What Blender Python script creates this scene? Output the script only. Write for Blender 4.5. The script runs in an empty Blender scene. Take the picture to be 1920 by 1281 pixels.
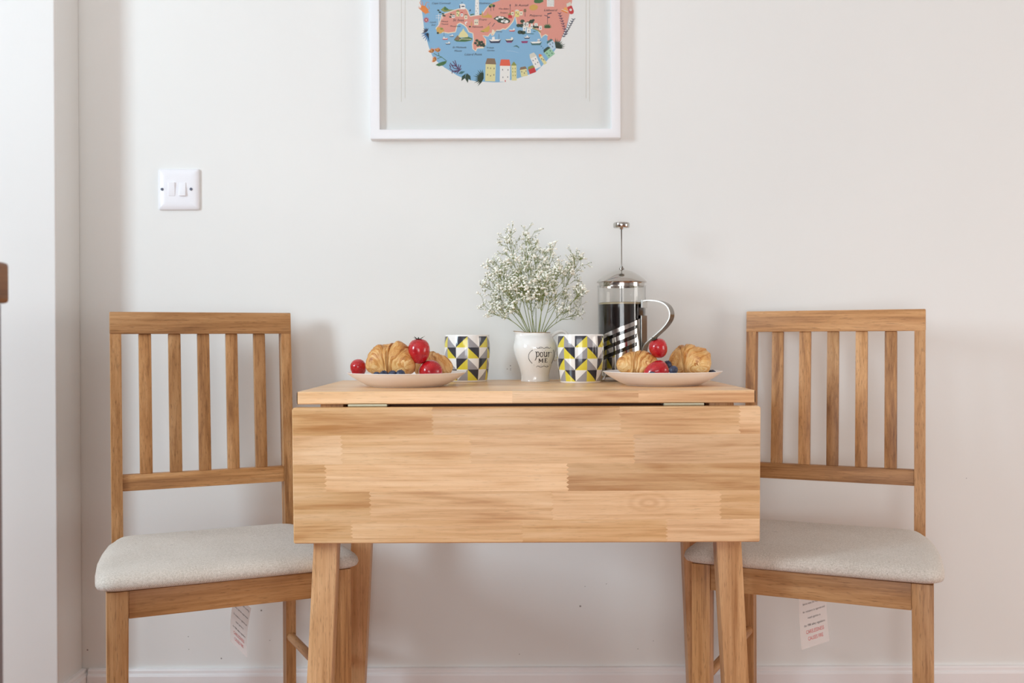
import bpy, bmesh, math, random
from math import sin, cos, pi, radians, sqrt
from mathutils import Vector, Matrix, noise
from mathutils.geometry import tessellate_polygon

random.seed(7)
scene = bpy.context.scene
COL = scene.collection

# ------------------------------------------------------------------ camera
FPX = 1920 * 35.0 / 36.0
CAM = Vector((0, 0, 0.8372))
PITCH = math.atan(7.5 / FPX)
ROLL = 0.0040
fwd = Vector((0, cos(PITCH), -sin(PITCH)))
r0 = Vector((1, 0, 0)); u0 = Vector((0, sin(PITCH), cos(PITCH)))
right = r0 * cos(ROLL) - u0 * sin(ROLL)
up = r0 * sin(ROLL) + u0 * cos(ROLL)
cd = bpy.data.cameras.new('camera'); cam = bpy.data.objects.new('camera', cd); COL.objects.link(cam)
M = Matrix((right, up, -fwd)).transposed().to_4x4(); M.translation = CAM
cam.matrix_world = M
cd.lens = 35; cd.sensor_width = 36; cd.clip_start = 0.02
cd.dof.use_dof = True; cd.dof.focus_distance = 1.72; cd.dof.aperture_fstop = 5.6
scene.camera = cam


def at(px, py, Y):
    """the point at depth Y that the photograph shows at (px, py)"""
    d = right * ((px - 960) / FPX) - up * ((py - 640.5) / FPX) + fwd
    return CAM + d * (Y / d.y)


# ------------------------------------------------------------------ materials
def lin(c):
    c = c / 255.0
    return c / 12.92 if c <= 0.04045 else ((c + 0.055) / 1.055) ** 2.4


def rgb(r, g, b):
    return (lin(r), lin(g), lin(b), 1.0)


class NT:
    def __init__(s, name):
        s.m = bpy.data.materials.new(name); s.m.use_nodes = True
        s.t = s.m.node_tree; s.t.nodes.clear()
        s.out = s.n('ShaderNodeOutputMaterial')
        s.b = s.n('ShaderNodeBsdfPrincipled'); s.l(s.b, 0, s.out, 0)

    def n(s, typ, **kw):
        n = s.t.nodes.new(typ)
        for k, v in kw.items():
            if k[0] == '_':
                n.inputs[k[1:].replace('_', ' ')].default_value = v
            else:
                setattr(n, k, v)
        return n

    def l(s, a, ao, b, bi):
        s.t.links.new(a.outputs[ao], b.inputs[bi])

    def math(s, op, a, b=None, c=None, clamp=False):
        n = s.n('ShaderNodeMath', operation=op); n.use_clamp = clamp
        for i, v in enumerate((a, b, c)):
            if v is None: continue
            if isinstance(v, (int, float)): n.inputs[i].default_value = v
            else: s.t.links.new(v, n.inputs[i])
        return n.outputs[0]

    def ramp(s, fac, stops):
        n = s.n('ShaderNodeValToRGB')
        e = n.color_ramp.elements
        while len(e) < len(stops): e.new(0.5)
        for i, (p, c) in enumerate(stops):
            e[i].position = p
            e[i].color = c if not isinstance(c, (int, float)) else (c, c, c, 1)
        s.t.links.new(fac, n.inputs[0])
        return n.outputs[0]

    def mix(s, fac, a, b, mode='MIX'):
        n = s.n('ShaderNodeMix', data_type='RGBA', blend_type=mode)
        for i, v in ((0, fac), (6, a), (7, b)):
            if isinstance(v, (int, float, tuple)): n.inputs[i].default_value = v
            else: s.t.links.new(v, n.inputs[i])
        return n.outputs[2]

    def noise(s, vec, scale, detail=3, rough=0.5, dist=0.0):
        n = s.n('ShaderNodeTexNoise', _Scale=scale, _Detail=detail, _Roughness=rough, _Distortion=dist)
        if vec is not None: s.t.links.new(vec, n.inputs['Vector'])
        return n.outputs['Fac']

    def mapping(s, vec, sc, loc=None):
        n = s.n('ShaderNodeMapping'); n.inputs['Scale'].default_value = sc
        s.t.links.new(vec, n.inputs['Vector'])
        if loc is not None: s.t.links.new(loc, n.inputs['Location'])
        return n.outputs[0]

    def bump(s, h, strength, dist):
        n = s.n('ShaderNodeBump', _Strength=strength, _Distance=dist)
        s.t.links.new(h, n.inputs['Height']); s.t.links.new(n.outputs[0], s.b.inputs['Normal'])

    def color(s, v):
        if isinstance(v, tuple): s.b.inputs['Base Color'].default_value = v
        else: s.t.links.new(v, s.b.inputs['Base Color'])

    def set(s, **kw):
        for k, v in kw.items(): s.b.inputs[k.replace('_', ' ')].default_value = v
        return s


def plain(name, col, rough=0.5, metal=0.0, spec=0.5, coat=0.0):
    m = NT(name); m.color(col); m.set(Roughness=rough, Metallic=metal)
    m.b.inputs['Specular IOR Level'].default_value = spec
    m.b.inputs['Coat Weight'].default_value = coat
    return m.m


def wood(name, light, mid, dark, axis, stave=False, rough=0.45, vary=0.30, pore=0.55):
    m = NT(name)
    tc = m.n('ShaderNodeTexCoord').outputs['Object']
    rnd = m.n('ShaderNodeObjectInfo').outputs['Random']
    off = m.n('ShaderNodeCombineXYZ')
    if stave:
        at_ = m.n('ShaderNodeAttribute', attribute_name='stave')
        sep = m.n('ShaderNodeSeparateColor'); m.l(at_, 'Color', sep, 0)
        k = m.math('ADD', m.math('MULTIPLY', sep.outputs[1], 37.0), m.math('MULTIPLY', rnd, 11.0))
    else:
        k = m.math('MULTIPLY', rnd, 31.0)
    for i in range(3): m.t.links.new(m.math('MULTIPLY', k, (1.0, 1.7, 2.3)[i]), off.inputs[i])

    def sc(al, ac):
        v = [ac] * 3; v['XYZ'.index(axis)] = al
        return tuple(v)
    a = m.noise(m.mapping(tc, sc(1.6, 13.0), off.outputs[0]), 1.6, 3, 0.55, 0.9)
    g = m.noise(m.mapping(tc, sc(3.0, 75.0), off.outputs[0]), 1.5, 4, 0.6, 0.5)
    f = m.noise(m.mapping(tc, sc(9.0, 330.0), off.outputs[0]), 1.0, 2, 0.5)
    tone = m.math('ADD', m.math('MULTIPLY', a, 0.55), m.math('ADD', m.math('MULTIPLY', g, 0.33), m.math('MULTIPLY', f, 0.14)))
    col = m.ramp(tone, [(0.37, dark), (0.49, mid), (0.62, light)])
    p = m.noise(m.mapping(tc, sc(48.0, 640.0), off.outputs[0]), 1.0, 2, 0.6)
    pf = m.ramp(p, [(0.57, 0.0), (0.72, pore)])
    ln = m.noise(m.mapping(tc, sc(2.2, 170.0), off.outputs[0]), 1.0, 3, 0.65, 0.8)
    col = m.mix(m.ramp(ln, [(0.56, 0.0), (0.70, 0.45)]), col, dark)
    col = m.mix(pf, col, tuple(list(Vector(dark[:3]) * 0.55) + [1]))
    hsv = m.n('ShaderNodeHueSaturation'); m.t.links.new(col, hsv.inputs['Color'])
    if stave:
        m.t.links.new(m.math('ADD', m.math('MULTIPLY', sep.outputs[0], 0.60), 0.66), hsv.inputs['Value'])
        # a swirl of rings around one knot in the front leaf
        kv = m.n('ShaderNodeVectorMath', operation='SUBTRACT'); m.t.links.new(tc, kv.inputs[0]); kv.inputs[1].default_value = (.197, 0, .0645)
        ks = m.n('ShaderNodeVectorMath', operation='MULTIPLY'); m.l(kv, 0, ks, 0); ks.inputs[1].default_value = (1 / .048, 0, 1 / .0215)
        kl = m.n('ShaderNodeVectorMath', operation='LENGTH'); m.l(ks, 0, kl, 0)
        kd = m.math('ADD', kl.outputs['Value'], m.math('MULTIPLY', a, 0.35))
        ring = m.math('ADD', m.math('MULTIPLY', m.math('SINE', m.math('MULTIPLY', kd, 17.0)), 0.5), 0.5)
        fall = m.math('MULTIPLY', m.math('SUBTRACT', 1.25, kd, clamp=True), 0.55, clamp=True)
        mxk = m.mix(m.math('MULTIPLY', fall, ring), col, tuple(list(Vector(dark[:3]) * 1.05) + [1]))
        m.t.links.new(mxk, hsv.inputs['Color'])
        m.t.links.new(m.math('ADD', m.math('MULTIPLY', sep.outputs[2], 0.5), 0.75), hsv.inputs['Saturation'])
    else:
        m.t.links.new(m.math('ADD', m.math('MULTIPLY', rnd, vary), 1.0 - vary / 2), hsv.inputs['Value'])
    m.color(hsv.outputs[0])
    m.set(Roughness=rough)
    m.b.inputs['Specular IOR Level'].default_value = 0.4
    m.bump(m.math('SUBTRACT', g, m.math('MULTIPLY', pf, 0.8)), 0.12, 0.001)
    return m.m


CH = (rgb(206, 158, 108), rgb(182, 131, 81), rgb(134, 88, 49))
TB = (rgb(243, 205, 161), rgb(229, 185, 136), rgb(196, 142, 92))
MAT = {}
for ax in 'XYZ':
    MAT['chair' + ax] = wood('chair_wood_' + ax, *CH, ax)
    MAT['leg' + ax] = wood('table_leg_wood_' + ax, rgb(226, 180, 132), rgb(206, 157, 108), rgb(172, 120, 74), ax, vary=0.14)
MAT['table'] = wood('jointed_table_wood', *TB, 'X', stave=True, rough=0.32, pore=0.24)
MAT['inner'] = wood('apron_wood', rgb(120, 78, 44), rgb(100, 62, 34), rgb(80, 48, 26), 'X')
MAT['oak'] = wood('worktop_oak', rgb(150, 105, 62), rgb(132, 88, 50), rgb(108, 68, 36), 'Y')


def wall_paint(name, col, spots=()):
    m = NT(name)
    tc = m.n('ShaderNodeTexCoord').outputs['Object']
    n1 = m.noise(tc, 2.0, 4, 0.55); n2 = m.noise(tc, 260.0, 3, 0.6)
    base = m.mix(m.ramp(n1, [(0.35, 0.0), (0.7, 1.0)]), col, tuple([c * 0.975 for c in col[:3]] + [1]))
    fac = None
    for (p, r) in spots:                                            # small scuffs and nail holes in the plaster
        v = m.n('ShaderNodeVectorMath', operation='DISTANCE'); m.t.links.new(tc, v.inputs[0]); v.inputs[1].default_value = p
        d = m.math('LESS_THAN', v.outputs['Value'], r)
        fac = d if fac is None else m.math('MAXIMUM', fac, d)
    if fac is not None:
        base = m.mix(m.math('MULTIPLY', fac, 0.7), base, rgb(70, 52, 48))
    m.color(base); m.set(Roughness=0.75)
    m.b.inputs['Specular IOR Level'].default_value = 0.25
    m.bump(m.math('ADD', m.math('MULTIPLY', n1, 1.0), m.math('MULTIPLY', n2, 0.35)), 0.10, 0.002)
    return m.m


WALLY = 2.11
spots = [(tuple(at(x, y, WALLY)), r * .8 / 885.0) for x, y, r in (
    (957, 686, 1.3), (951, 692, 1.2), (957.4, 691.5, 1.0), (957.4, 694, 0.9), (1088, 1137, 2.2), (490, 1145, 2.0),
    (415, 1235, 1.7), (164, 1219, 2.0), (353, 1194, 1.1), (354, 1218, 1.0), (506, 1201, 1.0), (1097, 1100, 0.9), (1137, 1095, 1.0),
    (1225, 1202, 0.9), (1196, 1217, 1.0), (974, 1227, 1.1), (1812, 897, 0.9))]
MAT['wall'] = wall_paint('painted_plaster', rgb(231, 231, 228), spots)
MAT['wall2'] = wall_paint('painted_plaster_plain', rgb(231, 231, 229))
MAT['room'] = wall_paint('painted_plaster_far', rgb(204, 202, 200))
MAT['gloss_white'] = plain('white_gloss_paint', rgb(238, 236, 236), 0.3)
MAT['frame'] = plain('white_lacquer', rgb(236, 236, 238), 0.35)
MAT['mat'] = plain('mount_card', rgb(240, 239, 236), 0.8, spec=0.2)
MAT['bevel'] = plain('card_bevel', rgb(240, 240, 238), 0.7)
MAT['bevel2'] = plain('card_core', rgb(214, 208, 196), 0.7)
MAT['plastic'] = plain('white_plastic', rgb(236, 236, 240), 0.28)
MAT['screw'] = plain('steel_screw', rgb(120, 124, 140), 0.25, 1.0)
MAT['ceramic'] = plain('white_glaze', rgb(240, 238, 234), 0.12, coat=0.4)
MAT['plate'] = plain('cream_stoneware', rgb(242, 238, 236), 0.28)
MAT['gold'] = plain('gilt_line', rgb(150, 116, 70), 0.35, 0.5)
MAT['ink'] = plain('black_ink', rgb(38, 34, 36), 0.4)
MAT['ink_soft'] = plain('grey_ink', rgb(86, 80, 78), 0.5)
MAT['red_ink'] = plain('red_ink', rgb(204, 60, 56), 0.5)
MAT['m_dark'] = plain('mug_charcoal', rgb(52, 54, 64), 0.14, coat=0.4)
MAT['m_yellow'] = plain('mug_mustard', rgb(222, 206, 70), 0.14, coat=0.4)
MAT['m_grey'] = plain('mug_grey', rgb(158, 156, 160), 0.14, coat=0.4)
MAT['chrome'] = plain('polished_steel', rgb(198, 194, 188), 0.10, 1.0)
MAT['steel'] = plain('brushed_steel', rgb(150, 142, 134), 0.24, 1.0)
MAT['coffee'] = plain('black_coffee', rgb(16, 9, 7), 0.08)
MAT['foam'] = plain('coffee_foam', rgb(176, 158, 126), 0.6)
MAT['hinge'] = plain('zinc_hinge', rgb(206, 208, 186), 0.35, 0.6)
MAT['calyx'] = plain('dark_leaf', rgb(52, 50, 34), 0.6)
MAT['stem'] = plain('flower_stem', rgb(128, 138, 70), 0.6)
MAT['bud'] = plain('flower_bud', rgb(116, 120, 66), 0.6)
MAT['blossom'] = plain('white_petal', rgb(252, 251, 240), 0.7)
MAT['cabinet'] = plain('cabinet_paint', rgb(120, 112, 116), 0.5)


def glass_mat():
    m = NT('clear_glass'); t = m.t
    tr = m.n('ShaderNodeBsdfTransparent'); tr.inputs[0].default_value = (0.985, 0.988, 0.985, 1)
    gl = m.n('ShaderNodeBsdfGlossy'); gl.inputs['Roughness'].default_value = 0.02
    fr = m.n('ShaderNodeFresnel'); ge = m.n('ShaderNodeNewGeometry')
    m.t.links.new(m.math('ADD', m.math('MULTIPLY', ge.outputs['Backfacing'], 1 / 1.45 - 1.45), 1.45), fr.inputs[0])
    mx = m.n('ShaderNodeMixShader'); t.links.new(fr.outputs[0], mx.inputs[0]); m.l(tr, 0, mx, 1); m.l(gl, 0, mx, 2)
    m.l(mx, 0, m.out, 0)
    return m.m


MAT['glass'] = glass_mat()


def label_mat():
    m = NT('label_film'); m.color(rgb(236, 226, 222)); m.set(Roughness=0.5)
    tr = m.n('ShaderNodeBsdfTransparent'); mx = m.n('ShaderNodeMixShader'); mx.inputs[0].default_value = 0.58
    m.l(tr, 0, mx, 1); m.l(m.b, 0, mx, 2); m.l(mx, 0, m.out, 0)
    return m.m


MAT['label'] = label_mat()


def fabric():
    m = NT('woven_linen')
    tc = m.n('ShaderNodeTexCoord').outputs['Object']
    w1 = m.n('ShaderNodeTexWave', wave_type='BANDS', bands_direction='DIAGONAL', _Scale=240.0, _Distortion=1.2, _Detail=1.0); m.t.links.new(tc, w1.inputs[0])
    w2 = m.n('ShaderNodeTexWave', wave_type='BANDS', bands_direction='X', _Scale=260.0, _Distortion=1.0); m.t.links.new(tc, w2.inputs[0])
    w = m.math('MULTIPLY', w1.outputs['Fac'], w2.outputs['Fac'])
    n1 = m.noise(tc, 420.0, 3, 0.7); n2 = m.noise(tc, 9.0, 3)
    f = m.math('ADD', m.math('MULTIPLY', n1, 0.6), m.math('ADD', m.math('MULTIPLY', w, 0.3), m.math('MULTIPLY', n2, 0.15)))
    col = m.ramp(f, [(0.28, rgb(176, 164, 150)), (0.50, rgb(220, 210, 199)), (0.70, rgb(240, 233, 225))])
    n3 = m.noise(tc, 130.0, 1, 0.5)
    col = m.mix(m.ramp(n3, [(0.79, 0.0), (0.82, 0.6)]), col, rgb(110, 96, 84))
    m.color(col); m.set(Roughness=0.95); m.b.inputs['Specular IOR Level'].default_value = 0.1
    m.b.inputs['Sheen Weight'].default_value = 0.25
    m.bump(m.math('ADD', w, n1), 0.35, 0.0008)
    return m.m


MAT['fabric'] = fabric()


def pastry():
    m = NT('baked_pastry')
    at_ = m.n('ShaderNodeAttribute', attribute_name='crust')
    sep = m.n('ShaderNodeSeparateColor'); m.l(at_, 'Color', sep, 0)
    tc = m.n('ShaderNodeTexCoord').outputs['Object']
    cx = m.n('ShaderNodeCombineXYZ')
    m.t.links.new(m.math('MULTIPLY', sep.outputs[0], 300.0), cx.inputs[0]); m.t.links.new(m.math('MULTIPLY', sep.outputs[1], 3.0), cx.inputs[1])
    st = m.noise(cx.outputs[0], 1.0, 4, 0.62, 0.4)
    n2 = m.noise(tc, 55.0, 4, 0.6)
    v = m.math('ADD', m.math('MULTIPLY', st, 0.50), m.math('MULTIPLY', n2, 0.30))
    v = m.math('ADD', v, m.math('MULTIPLY', sep.outputs[2], 0.30))
    col = m.ramp(v, [(0.32, rgb(240, 206, 150)), (0.47, rgb(226, 176, 108)), (0.60, rgb(200, 136, 68)), (0.76, rgb(144, 82, 34))])
    m.color(col); m.set(Roughness=0.40); m.b.inputs['Specular IOR Level'].default_value = 0.45
    m.bump(m.math('ADD', st, m.math('MULTIPLY', n2, 0.5)), 0.6, 0.0022)
    return m.m


def berry_red():
    m = NT('strawberry_skin')
    tc = m.n('ShaderNodeTexCoord').outputs['Object']
    n = m.noise(tc, 60.0, 2)
    m.color(m.ramp(n, [(0.3, rgb(168, 14, 26)), (0.7, rgb(198, 28, 36))]))
    m.set(Roughness=0.22); m.b.inputs['Subsurface Weight'].default_value = 0.1
    m.b.inputs['Subsurface Radius'].default_value = (0.004, 0.001, 0.001); m.b.inputs['Coat Weight'].default_value = 0.3
    return m.m


def blue_skin():
    m = NT('blueberry_skin')
    tc = m.n('ShaderNodeTexCoord').outputs['Object']
    n = m.noise(tc, 130.0, 3)
    m.color(m.ramp(n, [(0.35, rgb(30, 34, 54)), (0.7, rgb(66, 76, 104))])); m.set(Roughness=0.4)
    return m.m


MAT['pastry'] = pastry(); MAT['red'] = berry_red(); MAT['blue'] = blue_skin()
MAT['seed'] = plain('strawberry_seed', rgb(206, 104, 66), 0.4)


def floor_mat():
    m = NT('terracotta_boards')
    tc = m.n('ShaderNodeTexCoord').outputs['Object']
    br = m.n('ShaderNodeTexBrick', _Scale=1.0); br.inputs['Brick Width'].default_value = 0.9; br.inputs['Row Height'].default_value = 0.12
    br.inputs['Mortar Size'].default_value = 0.002
    br.inputs['Color1'].default_value = rgb(196, 134, 98); br.inputs['Color2'].default_value = rgb(180, 118, 84); br.inputs['Mortar'].default_value = rgb(90, 52, 36)
    m.t.links.new(tc, br.inputs[0])
    n = m.noise(m.mapping(tc, (2, 30, 2)), 1.5, 4)
    m.color(m.mix(m.math('MULTIPLY', n, 0.4), br.outputs[0], rgb(136, 84, 58))); m.set(Roughness=0.4)
    return m.m


MAT['floor'] = floor_mat()


# ------------------------------------------------------------------ object helpers
def mesh_obj(name, verts, faces, mats, parent=None, smooth=False, fmat=None, loc=None):
    me = bpy.data.meshes.new(name)
    me.from_pydata([tuple(v) for v in verts], [], faces); me.update()
    return finish(name, me, mats, parent, smooth, fmat, loc)


def finish(name, me, mats, parent=None, smooth=False, fmat=None, loc=None):
    for m in (mats if isinstance(mats, (list, tuple)) else [mats]):
        me.materials.append(MAT[m] if isinstance(m, str) else m)
    if fmat:
        me.polygons.foreach_set('material_index', fmat)
    if smooth:
        me.polygons.foreach_set('use_smooth', [True] * len(me.polygons))
    o = bpy.data.objects.new(name, me); COL.objects.link(o)
    if parent: o.parent = parent
    if loc is not None: o.location = loc
    return o


def bm_obj(name, bm, mats, parent=None, smooth=False, loc=None, angle=None):
    bmesh.ops.recalc_face_normals(bm, faces=bm.faces[:])
    if angle is not None:
        for f in bm.faces: f.smooth = True
        for e in bm.edges:
            if len(e.link_faces) == 2 and e.calc_face_angle(0) > radians(angle): e.smooth = False
    me = bpy.data.meshes.new(name); bm.to_mesh(me); bm.free()
    return finish(name, me, mats, parent, smooth and angle is None, None, loc)


def thing(name, label, cat, loc=(0, 0, 0), rz=0.0, group=None):
    o = bpy.data.objects.new(name, None); COL.objects.link(o)
    o.empty_display_size = 0.05
    o.location = loc; o.rotation_euler = (0, 0, rz)
    return tag(o, label, cat, group)


def tag(o, label, cat, group=None):
    o['label'] = label; o['category'] = cat
    if group: o['group'] = group
    return o


def struct(o):
    o['kind'] = 'structure'; return o


def add_box(bm, x0, x1, y0, y1, z0, z1, bev=0.0, seg=2):
    pts = [(x0, y0, z0), (x1, y0, z0), (x1, y1, z0), (x0, y1, z0), (x0, y0, z1), (x1, y0, z1), (x1, y1, z1), (x0, y1, z1)]
    return add_hexa(bm, pts, bev, seg)


def add_hexa(bm, pts, bev=0.0, seg=2):
    vs = [bm.verts.new(p) for p in pts]
    fs = [bm.faces.new([vs[i] for i in f]) for f in ((3, 2, 1, 0), (4, 5, 6, 7), (0, 1, 5, 4), (1, 2, 6, 5), (2, 3, 7, 6), (3, 0, 4, 7))]
    if bev:
        es = set(e for f in fs for e in f.edges)
        bmesh.ops.bevel(bm, geom=list(es), offset=bev, segments=seg, affect='EDGES', profile=0.6)
    return vs


def box(name, x0, x1, y0, y1, z0, z1, mat, parent=None, bev=0.0015, seg=2, loc=None):
    bm = bmesh.new(); add_box(bm, x0, x1, y0, y1, z0, z1, bev, seg)
    return bm_obj(name, bm, mat, parent, loc=loc, angle=40)


def tube_data(path, radii, seg=8, cap=True, verts=None, faces=None):
    verts = [] if verts is None else verts; faces = [] if faces is None else faces
    path = [Vector(p) for p in path]; n = len(path)
    if isinstance(radii, (int, float)): radii = [radii] * n
    rings = []
    ref = None
    for i, p in enumerate(path):
        t = (path[min(i + 1, n - 1)] - path[max(i - 1, 0)]).normalized()
        if ref is None:
            ref = Vector((0, 0, 1)) if abs(t.z) < 0.9 else Vector((1, 0, 0))
        a = (ref - t * ref.dot(t)).normalized(); b = t.cross(a); ref = a
        k = len(verts)
        for j in range(seg):
            w = 2 * pi * j / seg
            verts.append(p + (a * cos(w) + b * sin(w)) * radii[i])
        rings.append(k)
    for i in range(n - 1):
        for j in range(seg):
            faces.append((rings[i] + j, rings[i] + (j + 1) % seg, rings[i + 1] + (j + 1) % seg, rings[i + 1] + j))
    if cap:
        faces.append(tuple(rings[0] + j for j in reversed(range(seg)))); faces.append(tuple(rings[-1] + j for j in range(seg)))
    return verts, faces


def lathe_data(prof, seg=48, verts=None, faces=None):
    """revolve (r, z) pairs; r = 0 closes to a point"""
    verts = [] if verts is None else verts; faces = [] if faces is None else faces
    rings = []
    for r, z in prof:
        k = len(verts)
        if r < 1e-7:
            verts.append(Vector((0, 0, z))); rings.append((k, 1))
        else:
            for j in range(seg):
                w = 2 * pi * j / seg
                verts.append(Vector((r * cos(w), r * sin(w), z)))
            rings.append((k, seg))
    for (a, na), (b, nb) in zip(rings, rings[1:]):
        for j in range(seg):
            j2 = (j + 1) % seg
            if na == 1 and nb == 1: continue
            if na == 1: faces.append((a, b + j2, b + j))
            elif nb == 1: faces.append((a + j, a + j2, b))
            else: faces.append((a + j, a + j2, b + j2, b + j))
    return verts, faces


def lathe(name, prof, mat, parent=None, seg=48, loc=None):
    v, f = lathe_data(prof, seg)
    bm = bmesh.new()
    vs = [bm.verts.new(p) for p in v]
    for q in f: bm.faces.new([vs[i] for i in q])
    return bm_obj(name, bm, mat, parent, loc=loc, angle=38)


def smooth_prof(pts, n=6):
    """Catmull-Rom through (r, z) points"""
    out = []
    for i in range(len(pts) - 1):
        p0 = pts[max(i - 1, 0)]; p1 = pts[i]; p2 = pts[i + 1]; p3 = pts[min(i + 2, len(pts) - 1)]
        for k in range(n):
            t = k / n
            out.append(tuple(0.5 * (2 * p1[c] + (p2[c] - p0[c]) * t + (2 * p0[c] - 5 * p1[c] + 4 * p2[c] - p3[c]) * t * t + (3 * p1[c] - p0[c] - 3 * p2[c] + p3[c]) * t ** 3) for c in range(len(p1))))
    out.append(tuple(pts[-1]))
    return out


def text_tris(body, shear=0.0):
    cu = bpy.data.curves.new('lettering', 'FONT'); cu.body = body; cu.size = 1.0; cu.shear = shear; cu.resolution_u = 3
    o = bpy.data.objects.new('lettering', cu); COL.objects.link(o)
    dg = bpy.context.evaluated_depsgraph_get()
    me = bpy.data.meshes.new_from_object(o.evaluated_get(dg))
    vs = [(v.co.x, v.co.y) for v in me.vertices]; fs = [tuple(p.vertices) for p in me.polygons]
    bpy.data.objects.remove(o); bpy.data.curves.remove(cu); bpy.data.meshes.remove(me)
    return vs, fs


class Flat:
    """flat printed shapes in (u, v) drawn in layers; place() maps (u, v, layer) to a point"""
    def __init__(s): s.v = []; s.f = []; s.m = []; s.mats = []; s.layer = 0

    def mi(s, mat):
        if mat not in s.mats: s.mats.append(mat)
        return s.mats.index(mat)

    def tris(s, vs, fs, mat):
        k = len(s.v); i = s.mi(mat)
        s.v += [(x, y, s.layer) for x, y in vs]
        for f in fs: s.f.append(tuple(k + a for a in f)); s.m.append(i)

    def poly(s, pts, mat, up=True):
        if up: s.layer += 1
        t = tessellate_polygon([[Vector((p[0], p[1], 0)) for p in pts]])
        s.tris(pts, t, mat)

    def ell(s, x, y, rx, ry, mat, rot=0.0, n=16, up=True):
        c, d = cos(radians(rot)), sin(radians(rot))
        s.poly([(x + rx * cos(a) * c - ry * sin(a) * d, y + rx * cos(a) * d + ry * sin(a) * c) for a in [2 * pi * i / n for i in range(n)]], mat, up)

    def line(s, pts, w, mat, up=True, w2=None):
        if up: s.layer += 1
        n = len(pts)
        vs = []
        for i, p in enumerate(pts):
            a = pts[max(i - 1, 0)]; b = pts[min(i + 1, n - 1)]
            dx, dy = b[0] - a[0], b[1] - a[1]; L = sqrt(dx * dx + dy * dy) or 1
            ww = w if w2 is None else w + (w2 - w) * i / (n - 1)
            vs += [(p[0] - dy / L * ww / 2, p[1] + dx / L * ww / 2), (p[0] + dy / L * ww / 2, p[1] - dx / L * ww / 2)]
        s.tris(vs, [(2 * i, 2 * i + 1, 2 * i + 3, 2 * i + 2) for i in range(n - 1)], mat)

    def text(s, body, x, y, w, mat, h=None, shear=0.25, rot=0.0, ydown=True, up=True):
        if up: s.layer += 1
        vs, fs = text_tris(body, shear)
        x0 = min(v[0] for v in vs); x1 = max(v[0] for v in vs); k = w / (x1 - x0); ky = k if h is None else h
        sg = -1 if ydown else 1
        c, d = cos(radians(rot)), sin(radians(rot))
        out = []
        for a, b in vs:
            q, r = (a - x0) * k, b * ky * sg
            out.append((x + q * c - r * d, y + q * d + r * c))
        s.tris(out, fs, mat)

    def build(s, name, place, parent=None):
        o = mesh_obj(name, [place(*p) for p in s.v], s.f, s.mats, parent, fmat=s.m)
        return o


# ------------------------------------------------------------------ room shell
RX0, RX1, RY0, RZ1 = -2.6, 2.7, -2.0, 2.4
PIER_X, PIER_Y = -0.9144, 1.9976
struct(box('floor', RX0 - .1, RX1 + .1, RY0 - .1, WALLY + .1, -0.05, 0, 'floor', bev=0))
struct(box('ceiling', RX0 - .1, RX1 + .1, RY0 - .1, WALLY + .1, RZ1, RZ1 + .05, 'wall2', bev=0))
struct(box('wall_back', RX0 - .1, RX1 + .1, WALLY, WALLY + .1, 0, RZ1, 'wall', bev=0))
struct(box('wall_left', RX0, PIER_X, PIER_Y, WALLY, 0, RZ1, 'wall2', bev=0.004, seg=3))


def wall_x(name, x0, x1, holes):
    """a wall across X = const with window openings (y0, y1, z0, z1)"""
    bm = bmesh.new(); y = RY0
    for (a, b, c, d) in sorted(holes):
        add_box(bm, x0, x1, y, a, 0, RZ1); add_box(bm, x0, x1, a, b, 0, c); add_box(bm, x0, x1, a, b, d, RZ1); y = b
    add_box(bm, x0, x1, y, WALLY, 0, RZ1)
    struct(bm_obj(name, bm, 'room'))


W1 = (-0.22, 0.50, 1.08, 1.98)      # kitchen window on the left
W2 = (0.35, 1.35, 0.15, 1.25)       # window on the right
W3 = (-1.5, 0.5, 0.10, 1.25)         # unseen opening added for the fill light behind the camera (x0, x1, z0, z1)
wall_x('wall_west', RX0 - .1, RX0, [W1])
wall_x('wall_east', RX1, RX1 + .1, [W2])
bm = bmesh.new()
add_box(bm, RX0, W3[0], RY0 - .1, RY0, 0, RZ1); add_box(bm, W3[1], RX1, RY0 - .1, RY0, 0, RZ1)
add_box(bm, W3[0], W3[1], RY0 - .1, RY0, 0, W3[2]); add_box(bm, W3[0], W3[1], RY0 - .1, RY0, W3[3], RZ1)
struct(bm_obj('wall_south', bm, 'room'))


def window_frame(name, axis, pos, a0, a1, z0, z1):
    bm = bmesh.new()
    t = 0.04
    for (p0, p1, q0, q1) in ((a0, a1, z0, z0 + t), (a0, a1, z1 - t, z1), (a0, a0 + t, z0, z1), (a1 - t, a1, z0, z1), ((a0 + a1) / 2 - t / 2, (a0 + a1) / 2 + t / 2, z0, z1)):
        if axis == 'X': add_box(bm, pos - .02, pos + .02, p0, p1, q0, q1)
        else: add_box(bm, p0, p1, pos - .02, pos + .02, q0, q1)
    struct(bm_obj(name, bm, 'gloss_white'))


window_frame('window_1', 'X', RX0 - .07, *W1)
window_frame('window_2', 'X', RX1 + .07, *W2)
window_frame('fill_opening', 'Y', RY0 - .07, *W3)  # frame of the opening added for the fill light

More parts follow.
